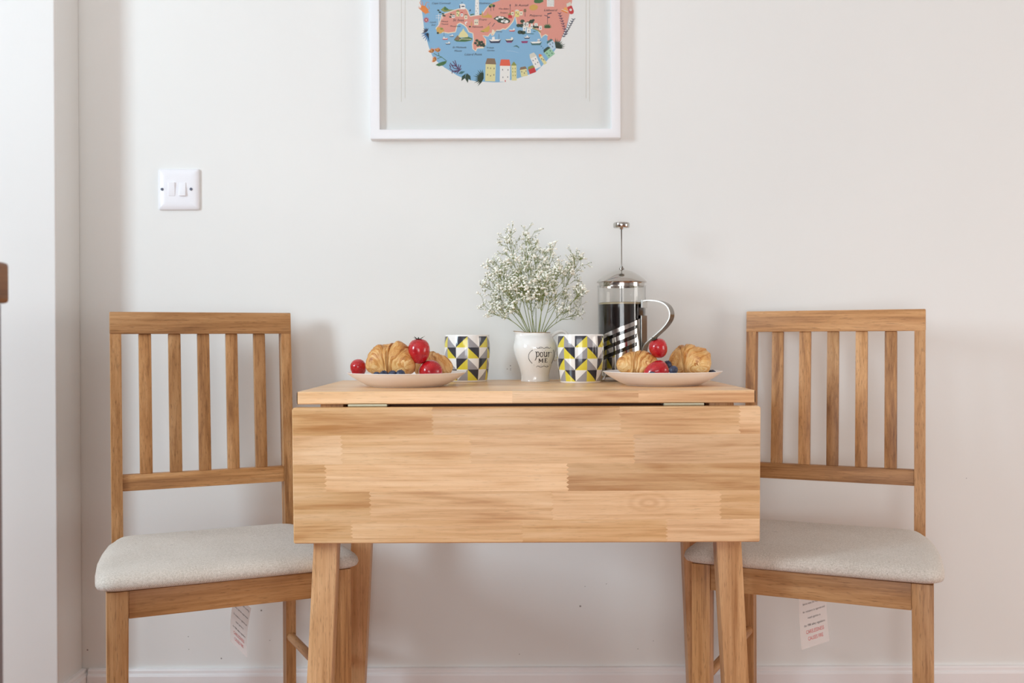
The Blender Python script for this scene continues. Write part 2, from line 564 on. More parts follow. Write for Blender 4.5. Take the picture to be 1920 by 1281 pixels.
# skirting along the back wall, moulded top edge
BZ = at(1480, 1251, WALLY - .012).z
prof = [(0, 0), (-.014, 0), (-.014, BZ - .015), (-.0125, BZ - .0115), (-.0095, BZ - .0095), (-.0095, BZ - .004), (-.0075, BZ - .0008), (0, BZ)]
v = []; f = []
for X in (PIER_X + .0155, RX1):
    v += [(X, WALLY + y, z) for y, z in prof]
n = len(prof)
for i in range(n - 1): f.append((i, i + 1, n + i + 1, n + i))
f += [tuple(range(n)), tuple(range(2 * n - 1, n - 1, -1))]
bm = bmesh.new(); vs = [bm.verts.new(p) for p in v]
for q in f: bm.faces.new([vs[i] for i in q])
struct(bm_obj('baseboard_back', bm, 'gloss_white'))
v = []
for Y in (PIER_Y, WALLY - .0005):
    v += [(PIER_X - y, Y, z) for y, z in prof]
bm = bmesh.new(); vs = [bm.verts.new(p) for p in v]
for q in f: bm.faces.new([vs[i] for i in q])
struct(bm_obj('baseboard_left', bm, 'gloss_white'))

# ------------------------------------------------------------------ worktop and cabinet at the left edge
wt0 = at(0, 531, 1.0)
zt, zb = at(15, 493, 1.0).z, at(15, 570, 1.0).z
xr = at(19.3, 531, 1.0).x
o = box('kitchen_worktop', -1.12, xr, -0.75, 1.0, zb, zt, 'oak', bev=0.006, seg=4)
tag(o, 'thick brown oak worktop end cut off by the left edge of the frame', 'worktop')
xc = at(4.5, 900, 0.985).x
cab = thing('kitchen_cabinet', 'grey base cabinet just visible under the oak worktop at far left', 'cabinet', (0, 0, 0))
box('body', -1.10, xc, -0.73, 0.985, 0.10, zb - .0005, 'cabinet', cab)
box('plinth', -1.06, xc - .04, -0.70, 0.94, 0.0, 0.10, 'cabinet', cab)

# ------------------------------------------------------------------ light switch
sw = at(336.5, 356, WALLY)
S = thing('light_switch', 'white square double light switch on the wall above left chair', 'light switch', (sw.x, WALLY, sw.z))
h = 0.0435
bm = bmesh.new()
# plate with curved-in edges
lay = [(h - .001, 0), (h, -.002), (h - .0005, -.0045), (h - .003, -.0068), (h - .009, -.0085), (h - .016, -.0092)]
rings = []
for hw, y in lay:
    ring = []
    rr = 0.004
    for cx, cz, a0 in ((1, 1, 0), (-1, 1, 90), (-1, -1, 180), (1, -1, 270)):
        for k in range(5):
            a = radians(a0 + k * 22.5)
            ring.append(bm.verts.new((cx * (hw - rr) + rr * cos(a), y, cz * (hw - rr) + rr * sin(a))))
    rings.append(ring)
for a, b in zip(rings, rings[1:]):
    for i in range(len(a)): bm.faces.new((a[i], a[(i + 1) % len(a)], b[(i + 1) % len(a)], b[i]))
bm.faces.new(rings[-1]); bm.faces.new(list(reversed(rings[0])))
bm_obj('plate', bm, 'plastic', S, angle=50)
for sx, tilt in ((-0.0135, 1), (0.0098, -1)):
    bm = bmesh.new()
    w, hh = 0.0072, 0.0145
    ft, fb = (-.0098, -.0122) if tilt > 0 else (-.0112, -.0145)
    if tilt > 0: ft, fb = -.0128, -.0100
    else: ft, fb = -.0102, -.0140
    add_hexa(bm, [(sx - w, -.008, -hh), (sx + w, -.008, -hh), (sx + w, -.008, hh), (sx - w, -.008, hh),
                  (sx - w, fb, -hh), (sx + w, fb, -hh), (sx + w, ft, hh), (sx - w, ft, hh)], 0.0012, 3)
    bm_obj('rocker', bm, 'plastic', S, angle=45)
for sx in (-0.0335, 0.0275):
    v, f = lathe_data([(0, 0), (.0026, 0), (.0031, .0006), (.0031, .002), (0, .002)], 16)
    v = [Vector((sx + p.x, -.0085 - .002 + p.z, p.y)) for p in v]
    mesh_obj('screw', v, f, 'screw', S)

# ------------------------------------------------------------------ framed map print
FY = WALLY - .0245                                                   # front of the frame
fl = at(694.0, 200, FY).x; fr = at(1163.8, 200, FY).x; fbz = at(929, 259.5, FY).z; ftz = fbz + 0.64
P = thing('picture_frame', 'white framed illustrated coastal map hung on the wall above the table', 'picture', ((fl + fr) / 2, WALLY, fbz))
hw = (fr - fl) / 2; FH = ftz - fbz; bw = 0.0198
bm = bmesh.new()
fd = -(WALLY - FY)


fp = [(0, -.0005), (0, fd + .0014), (.0005, fd + .0004), (.0014, fd), (bw - .0014, fd), (bw - .0005, fd + .0004), (bw, fd + .0014), (bw, -.0005)]
rings = [[bm.verts.new(q) for q in ((-hw + a, y, a), (hw - a, y, a), (hw - a, y, FH - a), (-hw + a, y, FH - a))] for a, y in fp]
for a, b in zip(rings, rings[1:] + rings[:1]):
    for k in range(4): bm.faces.new((a[k], a[(k + 1) % 4], b[(k + 1) % 4], b[k]))
bm_obj('frame_moulding', bm, 'frame', P, angle=50)
MY = -.0125                                                           # face of the mount, seen from the wall
box('mount', -hw + bw - .003, hw - bw + .003, MY, -.002, bw - .003, FH - bw + .003, 'mat', P, bev=0)
box('glazing', -hw + bw - .002, hw - bw + .002, MY - .0045, MY - .0025, bw - .002, FH - bw + .002, 'glass', P, bev=0)


def colmat(key, r, g, b):
    MAT['p_' + key] = plain('print_' + key, rgb(r, g, b), 0.75, spec=0.2); return 'p_' + key


SEA = colmat('sea', 134, 182, 216); LAND = colmat('land', 228, 152, 136); CREAM = colmat('cream', 242, 226, 198); INK = colmat('navy', 40, 50, 78)
GREEN = colmat('green', 64, 112, 62); DGREEN = colmat('dark_green', 38, 66, 48); TEAL = colmat('teal', 62, 110, 112); OLIVE = colmat('olive', 140, 148, 70)
ORANGE = colmat('orange', 232, 134, 58); LORANGE = colmat('light_orange', 244, 172, 88); RED = colmat('red', 206, 52, 56); WHITE = colmat('white', 244, 240, 234)
YEL = colmat('yellow', 230, 220, 160); PURPLE = colmat('purple', 84, 50, 92); BROWN = colmat('brown', 138, 112, 88); TILE = colmat('tile', 232, 98, 70)
LBLUE = colmat('pale_blue', 186, 208, 226); MINT = colmat('mint', 156, 204, 168); BLUE = colmat('blue', 30, 110, 168); PLUM = colmat('plum', 150, 58, 110)
GOLD = colmat('gold', 214, 168, 84); SAND = colmat('sand', 236, 214, 132); STONE = colmat('stone', 222, 216, 200); MAPINK = colmat('map_ink', 44, 42, 60)
L = Flat()
# double embossed line of the mount
for q, (a, b, m_) in enumerate(((752.5, 1105.5, 'bevel2'), (754.0, 1104.0, 'bevel'), (759.5, 1099.0, 'bevel2'), (760.8, 1097.6, 'bevel'))):
    yb = (191, 189.6, 184.6, 183.3)[q]
    L.line([(a, -270), (a, yb)], 0.9, m_); L.line([(b, -270), (b, yb)], 0.9, m_, up=False); L.line([(a, yb), (b, yb)], 0.6, 'bevel', up=False)
sea = [(786, -40), (788, 0), (791, 20), (792.5, 30), (795, 52), (799, 70), (804, 88), (811, 106), (822, 118), (834, 127), (847, 135), (858, 142), (868, 146.5), (880, 150), (892, 152.5), (910, 153.5), (930, 154.5), (944, 154), (958, 150),
       (972, 146.5), (990, 140.5), (1003, 136), (1016, 124), (1026, 113), (1036, 101), (1043, 90), (1050, 78), (1058, 62), (1064, 48), (1068, 26), (1073, 0), (1076, -40), (1070, -110), (1040, -180), (985, -222), (925, -235), (865, -220), (815, -175), (792, -110)]
L.poly(sea, SEA)
land = [(823, 46.7), (826, 38), (829, 28), (836, 25), (845, 21.7), (852, 19), (860, 16.7), (873, 15.8), (876.7, 20), (879, 26.7), (881.7, 30.8), (891.7, 29), (903, 27.5), (907.5, 21.7), (911.7, 15.8), (920, 8), (925, 5), (937, 1), (948, -16), (962, -50), (985, -86),
        (1010, -100), (1050, -96), (1068, -60), (1074.5, -20), (1073, 0), (1068, 26), (1062, 52), (1050, 78), (1044, 79), (1036, 80), (1029, 80), (1026, 74), (1027, 67), (1023, 64.6), (1017, 68), (1015.6, 71.7), (1013, 63.7), (1008.5, 56.7), (999.7, 53),
        (985, 50), (969.6, 47), (968, 38), (966, 29), (962.5, 39), (959, 44), (953.6, 50.5), (948, 55), (943, 54), (937.7, 56.7), (931.5, 56.7), (928, 60), (925, 65.5), (922, 66.4), (920, 61.7), (915, 68), (905, 66.7), (910.8, 74), (910.8, 83), (908, 88),
        (895, 90), (891.7, 95.8), (886.7, 91.7), (885.8, 83), (888, 75), (886.7, 62.5), (879, 60), (875, 51.7), (870, 46.7), (862.5, 43), (857.5, 45.8), (855.8, 53), (854, 60), (840.8, 62), (832, 60.5), (821.7, 61.7), (817.5, 53)]
L.poly(land, LAND)
L.line(land[:16], 1.6, CREAM); L.line(land[33:] + land[:1], 1.7, CREAM, up=False)


def house(x, y, w, h, wall, roof, rot=0.0, rh=None, win=((.28, .3), (.72, .3), (.28, .68), (.72, .68)), peak=.2, wc=None):
    """(x, y) bottom centre, up is -y"""
    c, d = cos(radians(rot)), sin(radians(rot)); rh = rh or h * .32

    def T(a, b): return (x + a * c - b * d, y + a * d + b * c)
    L.poly([T(-w / 2, 0), T(w / 2, 0), T(w / 2, -h), T(-w / 2, -h)], wall)
    L.poly([T(-w / 2 - .8, -h), T(w / 2 + .8, -h), T(w / 2 - w * peak, -h - rh), T(-w / 2 + w * peak, -h - rh)], roof)
    L.layer += 1
    for a, b in win:
        px_, py_ = (a - .5) * w, -h + b * h
        L.poly([T(px_ - .65, py_ - 1.3), T(px_ + .65, py_ - 1.3), T(px_ + .65, py_ + 1.3), T(px_ - .65, py_ + 1.3)], wc or INK, up=False)


def fan(x, y, a0, a1, n, r, mat, w=2.2):
    L.layer += 1
    for i in range(n):
        a = radians(a0 + (a1 - a0) * i / (n - 1)); rr = r * (0.86 + .14 * ((i * 7) % 3) / 2)
        c, s_ = cos(a), -sin(a); h_ = w * .55
        L.tris([(x, y), (x + rr * .5 * c - s_ * h_, y + rr * .5 * s_ + c * h_), (x + rr * c, y + rr * s_), (x + rr * .5 * c + s_ * h_, y + rr * .5 * s_ - c * h_)], [(0, 1, 2, 3)], mat)


# waterfront houses along the lower rim
house(919, 152.5, 19, 32, YEL, BROWN, 2, 11, ((.22, .22), (.5, .24), (.84, .24), (.22, .62), (.52, .68), (.84, .62)), .12)
house(946.5, 153.5, 19, 30, WHITE, TILE, 1, 12, ((.26, .25), (.8, .25), (.3, .72), (.78, .7)), .08)
L.ell(947.4, 152, .9, 2, RED)
house(964, 151, 9.5, 28, YEL, OLIVE, -1, 7, ((.25, .2), (.75, .2), (.25, .42), (.75, .42), (.3, .66), (.75, .66)), .42, OLIVE)
house(983.5, 143, 12.5, 13, YEL, BROWN, -10, 5, ((.2, .3), (.55, .55), (.85, .3)), .12)
house(1009, 127.5, 12, 22, WHITE, STONE, -24, 8, ((.25, .25), (.7, .2), (.35, .6), (.8, .55)), .14)
house(999.5, 137, 12.5, 9, RED, OLIVE, -20, 5, (), .12)
house(1023, 120, 6, 17, YEL, ORANGE, -33, 5, ((.35, .3), (.7, .5)), .3)
house(1034.5, 105.5, 15, 14, MINT, DGREEN, -37, 5, ((.25, .3), (.75, .3), (.3, .7), (.75, .7)), .16)
house(1040, 91, 12, 15, LBLUE, TEAL, -35, 4, ((.3, .25), (.75, .3), (.4, .65)), .1)
for (x, y) in ((1015, 87), (1018, 90.2)): L.ell(x, y, .9, .9, INK)
# plants around the rim
fan(907, 147, 100, 232, 11, 20, DGREEN, 2.6)
fan(1042, 90.5, 2, 92, 9, 20, DGREEN, 2.6)
fan(800, 60, 70, 190, 5, 9.5, INK, 2.4); L.layer += 1
for i, a in enumerate((182, 200, 222, 244, 266)): L.line([(803, 63), (803 + 13 * cos(radians(a)), 63 - 15 * sin(radians(a)))], 3.2, BLUE, up=False, w2=.8)
L.line([(802, 64), (805, 80)], 3.2, BLUE, up=False, w2=.6)
L.line([(837, 114), (828, 107), (820, 104), (813, 100)], 1.1, GREEN); L.line([(823, 105), (822, 99)], 1.1, GREEN, up=False); L.line([(828, 107), (820, 110)], 1.0, GREEN, up=False)
L.poly([(838, 114), (829, 116), (821, 119), (816.5, 122), (823, 124.5), (831, 122.5), (836, 119)], GREEN)
for x, y, a in ((810, 96, 125), (819.5, 95, 100), (817, 110, 165)):
    fan(x + 1.5, y + 3, a - 50, a + 35, 6, 10, ORANGE, 3.2); fan(x + 1.5, y + 3, a - 20, a + 15, 3, 8, LORANGE, 1.8)
for q in ([(862, 132), (855, 124), (849, 115)], [(857, 127), (853, 113)], [(860, 130), (851, 128), (844, 118)], [(855, 124), (846, 122)], [(862, 132), (850, 134), (843, 128)], [(862, 132), (848, 134), (847.5, 138)], [(860, 132), (852, 136)], [(859, 129), (860, 121)], [(861, 130), (864, 122)], [(862, 132), (865, 128.5)], [(860, 133), (856.5, 138)], [(845, 127), (843, 121)]):
    L.line(q, 2.1, PURPLE, w2=1.5)
for x0, y0, x1, y1 in ((859, 138.5, 872, 134), (865, 152, 873, 138), (877, 155.5, 874, 138), (883, 151, 875, 137)):
    mx, my = (x0 + x1) / 2, (y0 + y1) / 2; dx, dy = (y1 - y0) * .2, -(x1 - x0) * .2
    L.poly([(x0, y0), (mx + dx, my + dy), (x1, y1), (mx - dx, my - dy)], DGREEN if x0 > 862 else TEAL)
# crab, red flower, jam jar and scone at the rim
L.ell(796, 18, 9, 5.6, ORANGE, 48)
for q in ([(792, 14), (787, 5), (790, 0)], [(793, 12), (791, 2)], [(797, 12), (800, 4), (805, 5)], [(801, 20), (805, 16), (803, 9)], [(789, 18), (784, 14)], [(791, 20), (785, 12)], [(798, 24), (797, 28)], [(801, 24), (805, 22)], [(803, 22), (806, 25)]):
    L.line(q, 1.5, ORANGE, w2=.5)
L.layer += 1
for i in range(9):
    a = i * 2 * pi / 9; L.line([(799.2, 37.5), (799.2 + 5.2 * cos(a), 37.5 + 5.2 * sin(a))], 1.9, RED, up=False, w2=1.2)
L.ell(799.2, 37.5, 1.3, 1.3, CREAM)
L.poly([(1063.5, 14), (1072, 10.5), (1076, 21), (1075, 25.5), (1070.5, 27), (1067.5, 25)], RED); L.ell(1070, 18.5, 2.3, 2.3, WHITE); L.line([(1069.2, 19.2), (1070.2, 17.6), (1071, 18.6)], .6, INK)
L.poly([(1063, 13), (1071.4, 9.6), (1069.5, 3.5), (1062, 7)], STONE)
L.poly([(1053, 18), (1065, 23), (1063, 25), (1052.5, 20.5)], ORANGE); L.line([(1053, 17.5), (1065, 22.6)], 1.0, CREAM); L.poly([(1056, 17), (1060, 13), (1064, 17), (1064, 21)], LORANGE)
for (x0, y0, x1, y1, mt) in ((1049, 25, 1061, 64, PURPLE), (1075, 36, 1057, 68, INK)):
    L.line([(x0, y0), ((x0 + x1) / 2 + 1.5, (y0 + y1) / 2), (x1, y1)], .8, mt)
    for i in range(9):
        t = i / 8; x = x0 + (x1 - x0) * t; y = y0 + (y1 - y0) * t; s = 3.6
        L.line([(x, y + 1), (x - s, y - 1.2)], 1.7, mt, up=False, w2=.9); L.line([(x, y + 1), (x + s, y - 1.2)], 1.7, mt, up=False, w2=.9)
# lighthouse, hill, museum, villages
L.poly([(890.5, 29), (898.5, 29), (897.5, -14), (891.5, -14)], WHITE); L.layer += 1
for x, y in ((895, 6), (893, 11), (895.5, 16), (893, 21), (895, 25)): L.ell(x, y, .6, .8, INK, up=False, n=8)
L.line([(882, 28), (889, 26.5)], 2.4, GREEN, w2=1.5); L.line([(899, 27.5), (905, 26.5)], 2.2, GREEN, w2=1)
L.poly([(826, 18.5), (834, 12), (842, 18), (852, 18.2), (843, 21), (833, 22.5)], OLIVE); L.poly([(834, 12), (842, 18), (836, 19.5), (832, 18)], GREEN)
L.poly([(861, 17.5), (872, 17.5), (872.5, 9), (869, 7), (862, 8)], WHITE); L.poly([(865, 13), (871, 13), (871, 11), (865.5, 11)], INK); L.poly([(861.4, 16), (863, 16), (863, 10), (861.4, 10)], INK); L.ell(866.2, 4.8, .9, .9, INK)
house(858.5, 31, 6, 9, YEL, OLIVE, 0, 2.5, ((.3, .4), (.75, .7)), .3); house(866, 31, 4.5, 6, WHITE, RED, 0, 2.5, ((.5, .5),), .3); house(850, 33.5, 6, 5, WHITE, BROWN, 0, 2.5, ((.3, .4), (.7, .5)), .45); house(873.5, 36, 5.5, 7, CREAM, BROWN, 0, 2.2, ((.5, .5),), .2)
L.layer += 1
for x, y, a in ((822, 19.5, 2.3), (825, 23, 2.8), (830.5, 26, 2.6), (832.5, 29.5, 3.4), (844.5, 32, 2.4), (845.5, 27, 1.6)): L.ell(x, y, a, 1.5, DGREEN, 12, 12, up=False)
L.line([(822.6, 46), (822.6, 26)], .9, WHITE); L.line([(817, 29.5), (829, 29.5)], .8, WHITE); L.line([(817, 33.5), (826, 33.5)], .8, WHITE); L.line([(830, 36), (830, 31)], .8, WHITE)
L.poly([(818, 55), (820, 51), (826, 51), (831, 54), (833, 58), (826, 63), (820, 63)], GOLD); L.ell(828, 54, 3, 2, OLIVE); L.ell(821, 62, 2.2, 2, DGREEN)
for x, y in ((881.5, 19.5),): L.ell(x, y, 1.1, 2.2, INK, 20)
L.poly([(903, 31), (903.5, 22), (904.5, 20), (905.5, 30), (911, 29), (913.5, 27), (914.5, 21), (915.8, 27), (922, 29), (923, 34), (904, 33)], GOLD)
for x, y in ((919, 12), (925.5, 11), (921.5, 9.5)): L.ell(x, y, 2.8, 2.6, DGREEN if x != 921.5 else OLIVE)
L.line([(920.5, 21), (920, 12)], .7, INK); L.line([(925.6, 20), (925.5, 12)], .7, INK)
house(893, 47, 8, 8, CREAM, STONE, 0, 3, ((.3, .4), (.7, .4)), .2); L.line([(884, 48), (884, 40)], 2, GOLD, w2=.8); L.ell(881, 50, 2, 1.6, DGREEN); L.line([(874, 46), (872, 43), (876, 41)], 2.2, WHITE)
L.poly([(902, 58), (908, 54), (914, 50), (917, 47), (918.5, 54), (915.5, 60), (909, 60)], GOLD); L.line([(901, 58.5), (908, 60)], 1.6, OLIVE)
L.line([(915, 47), (920, 42)], .7, INK); L.line([(923, 50), (927.5, 43.5)], 1.0, INK)
L.poly([(921, 65), (923, 55), (927, 57), (927, 63)], CREAM)
L.poly([(925, 35), (932, 30.5), (944, 31), (951, 34), (957, 39), (955, 43), (944, 44.5), (934, 42), (931, 38.5)], DGREEN); L.layer += 1
for x, y, a in ((932, 35, 2.8), (937, 32.5, 2.8), (942, 33.5, 2.6), (942, 40, 3), (949, 40.5, 4.2), (945.5, 38.4, 2.6)): L.ell(x, y, a, a * .72, WHITE, up=False)
house(956.5, 34, 7, 6, RED, OLIVE, 0, 3, (), .2); L.line([(956.5, 25), (956.7, 9)], .7, INK); L.ell(956.6, 10, .9, 2, INK)
house(961, 29, 4.5, 7, CREAM, TILE, 0, 1.8, ((.5, .5),), .2); house(977, 29, 6, 8, CREAM, TILE, 0, 2, ((.5, .5),), .2); house(969.5, 32, 8, 11, SAND, STONE, 0, 3, ((.3, .3), (.7, .5)), .3)
L.line([(984.5, 31), (984.3, 24)], .8, INK); L.ell(984.3, 20, 2.6, 3.4, BROWN)
L.ell(1000.5, 14, 8, 5.5, GOLD, -8); L.poly([(1001, 4), (1003, -4), (1017, -4), (1019, 3), (1012, 6), (1004, 6)], GREEN)
L.poly([(1025.5, 12.5), (1039, 12.5), (1039, -8), (1025.5, -8)], WHITE); L.layer += 1
for r in range(5):
    for c in range(5): L.ell(1027.5 + c * 2.5, 9.5 - r * 3, .5, .8, INK, up=False, n=6)
L.line([(1026.4, 47), (1026.6, 28)], .7, INK); L.poly([(1026, 25.5), (1034, 23.5), (1034.6, 25.2), (1026.4, 27.4)], INK); L.poly([(1020, 28), (1026, 29.5), (1026, 30.8), (1020.6, 29.2)], INK); L.poly([(1026.8, 32), (1031, 31.6), (1031.2, 33.2), (1026.8, 33.8)], INK)
fan(1026.5, 53, 20, 160, 7, 10, GREEN, 2.6)
L.layer += 1
for x, y, a in ((972, 48, 4), (979.5, 40, 4.2), (978, 48, 4.5), (990, 43, 3.6), (996.5, 40.5, 4.5), (1000, 38, 2.5), (975, 60.5, 4.6), (981, 61, 4.6), (1003, 50, 4), (1008, 51, 2.4), (984, 45, 4)): L.ell(x, y, a, a * .8, DGREEN, up=False)
for x, y, w, h_ in ((983, 48, 3.6, 5), (988.8, 50, 4.6, 6.5), (997, 54, 4, 8), (983.2, 58, 5.6, 8), (991.5, 62, 7.5, 8), (1005, 49, 6, 4), (1013.5, 56, 5, 6)): house(x, y, w, h_, WHITE, STONE, 0, 1.8, ((.5, .5),), .2)
L.line([(998, 53), (1008, 57), (1014, 60.5)], 1.8, OLIVE); L.line([(984, 63), (1001, 63.6)], 1.2, TEAL); L.line([(999.5, 59), (1004.5, 59.3)], 1.2, TEAL)
# island castle, palms
L.poly([(851, 75), (858, 66), (861, 69), (864, 72), (878, 69), (886, 72), (884, 76), (872, 78.5), (856, 78)], GREEN); L.poly([(852, 75), (858, 66), (862, 71), (860, 76)], BROWN)
L.poly([(859, 68), (863, 61), (866, 58), (868, 54.5), (869.3, 53), (871, 58), (874, 61), (878, 66), (877, 70), (862, 70.5)], YEL); L.line([(861, 75.5), (866, 73), (884, 74)], .9, CREAM)
L.layer += 1
for x, y in ((891.5, 81), (894, 76), (898, 79), (903, 79), (896, 85), (902, 85), (907, 86), (899, 82), (906, 83)): L.ell(x, y, 2.9, 2.4, DGREEN, up=False)
L.line([(896, 86), (897, 74)], .8, OLIVE); L.line([(893, 90.5), (907, 90)], 1.6, CREAM)


def boat(x, y, w, hull, cab_=None, deck=WHITE, keel=None):
    L.poly([(x - w / 2, y - w * .13), (x + w / 2, y - w * .16), (x + w * .38, y + w * .14), (x - w * .36, y + w * .15)], hull)
    L.poly([(x - w / 2, y - w * .13), (x + w / 2, y - w * .16), (x + w * .3, y - w * .02), (x - w * .3, y)], deck)
    if cab_: L.poly([(x + cab_ - w * .12, y - w * .12), (x + cab_ + w * .12, y - w * .12), (x + cab_ + w * .1, y - w * .38), (x + cab_ - w * .1, y - w * .36)], WHITE)
    if keel: L.line([(x - w * .3, y + w * .19), (x + w * .3, y + w * .19)], w * .12, keel)


boat(928, 77.5, 23, INK, -3); L.line([(935.5, 75), (935.4, 64)], .5, INK)
boat(955, 76, 16, INK, 5, CREAM, PLUM); boat(960, 57.5, 12, RED, 3.5); boat(983.5, 79, 13, PLUM, None, PLUM); boat(988, 71, 11.5, INK, .5); boat(1005, 81.5, 22, TEAL, 5)
L.layer += 1
for x in (1009, 1012): L.ell(x, 76.5, .7, 1.5, INK, up=False)
boat(834.5, 73, 11, RED, -2); boat(840, 82, 10, INK, 2); boat(847, 68, 9, INK, 1); L.line([(832.5, 70), (832.6, 60)], .4, INK)
L.poly([(961.8, 88), (965, 86), (969, 85), (973, 88), (973.5, 91), (970, 88.2), (966, 87.4)], TEAL); L.line([(950, 95.5), (960, 96), (972, 99)], .6, LBLUE)
# hand lettering
for body, x, y, w, h_ in (('Cape Cornwall', 810, 7.8, 35, 4.8), ('Godrevy', 898.5, 7.8, 21, 5.2), ('St Ives', 849, 40, 21, 6.4), ('Truro', 898.5, 38.5, 14, 5.2), ('Lands', 806, 43, 12, 4.2), ('End', 809, 48.3, 7.5, 4.2), ('Minack', 827, 41.5, 13.5, 3.8),
                       ('Theatre', 827.5, 46.4, 13, 3.6), ('Mousehole', 844, 50.5, 19.5, 4), ('Falmouth', 885.5, 52, 20, 4.6), ('The Eden', 935, 18, 19, 4.2), ('Project', 938, 25.4, 14, 4.2), ('St Austell', 965, 11.8, 26, 5.6), ('Polperro', 993, 31, 23, 5.6), ('Liskeard', 1020, 21, 25, 5.6),
                       ('Fowey', 929, 60.4, 13, 3.6), ('St Michaels', 848.5, 90.4, 26, 4.8), ('Mount', 852, 97, 14.5, 4.8), ('Lizard Point', 871, 104, 33, 5.6), ('Trebah', 912.5, 91, 13.5, 4), ('Garden', 913.5, 96, 14, 4)):
    L.text(body, x, y, w, MAPINK, h_)
Pinv = Vector((P.location.x, 0, P.location.z))


def on_mount(u, v_, k):
    w_ = at(u, v_, WALLY + MY)
    return (w_.x - Pinv.x, MY - .00008 - k * .0000016, w_.z - Pinv.z)


L.build('map_print', on_mount, P)

# ------------------------------------------------------------------ drop-leaf table
TX, TY, TZ = 0.0225, 1.62, 0.75
HWX, TD = 0.3755, 0.44
T = thing('drop_leaf_table', 'light wood drop leaf dining table with its front leaf hanging down', 'table', (TX, TY, 0))


def stave_panel(name, w, rows, thick, layout, parent, loc, rot=(0, 0, 0), seed=1, top=False):
    """board glued from finger-jointed staves: u across (length w), rows = stave heights.
    local frame: X along the board, Z up from the lower edge, Y through the thickness (front at 0)"""
    rnd = random.Random(seed)
    bm = bmesh.new(); ly = bm.loops.layers.float_color.new('stave')
    H = sum(rows); bev = 0.0016
    z = 0

    def face(pts, c):
        fc = bm.faces.new([bm.verts.new(p) for p in pts])
        for lp in fc.loops: lp[ly] = c
    def col(t): return (t[0], rnd.random(), t[1], 1)
    for hgt, cells in zip(rows, layout):
        z0, z1 = z, z + hgt; z = z1
        za = z0 + (bev if z0 == 0 else 0); zb_ = z1 - (bev if abs(z1 - H) < 1e-6 else 0)
        for (u0, u1, tone, sat) in cells:
            c = col((tone, sat))
            x0, x1 = -w / 2 + u0 * w, -w / 2 + u1 * w
            xa = x0 + (bev if u0 == 0 else 0); xb = x1 - (bev if u1 == 1 else 0)
            # finger joint teeth on the right end
            pts = [(xa, 0, za), (xb, 0, za)]
            if u1 < 1:
                nt = 13
                for i in range(1, nt): pts.append((xb + (0.0022 if i % 2 else -0.0022) * (1 if nt else 0), 0, za + (zb_ - za) * i / nt))
            pts.append((xb, 0, zb_)); pts.append((xa, 0, zb_))
            if u0 > 0:
                nt = 13
                for i in range(nt - 1, 0, -1): pts.append((xa + (0.0022 if i % 2 else -0.0022), 0, za + (zb_ - za) * i / nt))
            face(pts, c)
            face([(p[0], thick, p[2]) for p in reversed([(xa, 0, za), (xb, 0, za), (xb, 0, zb_), (xa, 0, zb_)])], c)
            if z0 == 0:
                face([(xa, 0, za), (xa, bev, 0), (xb, bev, 0), (xb, 0, za)], c); face([(xa, bev, 0), (xa, thick - bev, 0), (xb, thick - bev, 0), (xb, bev, 0)], c); face([(xa, thick - bev, 0), (xa, thick, za), (xb, thick, za), (xb, thick - bev, 0)], c)
            if abs(z1 - H) < 1e-6:
                face([(xa, 0, zb_), (xb, 0, zb_), (xb, bev, H), (xa, bev, H)], c); face([(xa, bev, H), (xb, bev, H), (xb, thick - bev, H), (xa, thick - bev, H)], c); face([(xa, thick - bev, H), (xb, thick - bev, H), (xb, thick, zb_), (xa, thick, zb_)], c)
            for s_, uu in ((-1, u0 == 0), (1, u1 == 1)):
                if uu:
                    e = s_ * w / 2; i_ = e - s_ * bev
                    face([(i_, 0, za), (i_, 0, zb_), (e, bev, zb_), (e, bev, za)], c); face([(e, bev, za), (e, bev, zb_), (e, thick - bev, zb_), (e, thick - bev, za)], c); face([(e, thick - bev, za), (e, thick - bev, zb_), (i_, thick, zb_), (i_, thick, za)], c)
    bmesh.ops.remove_doubles(bm, verts=bm.verts[:], dist=1e-6)
    bmesh.ops.triangulate(bm, faces=[f for f in bm.faces if len(f.verts) > 4])
    o = bm_obj(name, bm, 'table', parent)
    o.location = loc; o.rotation_euler = rot
    return o


def cells(*c):
    out = []; u = 0
    for (end, tone, sat) in c: out.append((u, end, tone, sat)); u = end
    return out


LH = 0.2195
leaf_rows = [LH * k for k in (0.172, 0.212, 0.203, 0.212, 0.201)]     # from the lower edge up
leaf_lay = [cells((.125, .46, .6), (.49, .58, .55), (.80, .52, .6), (1, .68, .4)),
            cells((.165, .42, .62), (.555, .60, .5), (.915, .66, .45), (1, .46, .55)),
            cells((.07, .50, .6), (.588, .72, .5), (1, .34, .55)),
            cells((.105, .66, .45), (.38, .58, .58), (.73, .56, .5), (1, .44, .4)),
            cells((.30, .44, .66), (.70, .40, .55), (.955, .52, .5), (1, .66, .4))]
z_leaf_top = at(985, 764, 1.599).z
tilt = math.atan(0.008 / LH)
stave_panel('drop_leaf', 2 * HWX + .002, leaf_rows, .0195, leaf_lay, T,
            (0.0, -.022 + .008 + .0, z_leaf_top - LH), (tilt, 0, 0), seed=3)
# tabletop: staves run along X, rows go back; panel built upright then laid flat
nrow = 9
rnd = random.Random(5); top_lay = [cells((.47, .72, .5), (.745, .50, .5), (1, .70, .42))]
for i in range(nrow - 1):
    a, b = sorted((rnd.uniform(.15, .45), rnd.uniform(.5, .88)))
    top_lay.append(cells((a, rnd.uniform(.5, .75), .45), (b, rnd.uniform(.45, .75), .5), (1, rnd.uniform(.5, .75), .5)))
tt = stave_panel('tabletop', 2 * HWX - .004, [TD / nrow] * nrow, .0205, top_lay, T, (0, 0, TZ), (-pi / 2, 0, 0), seed=11)
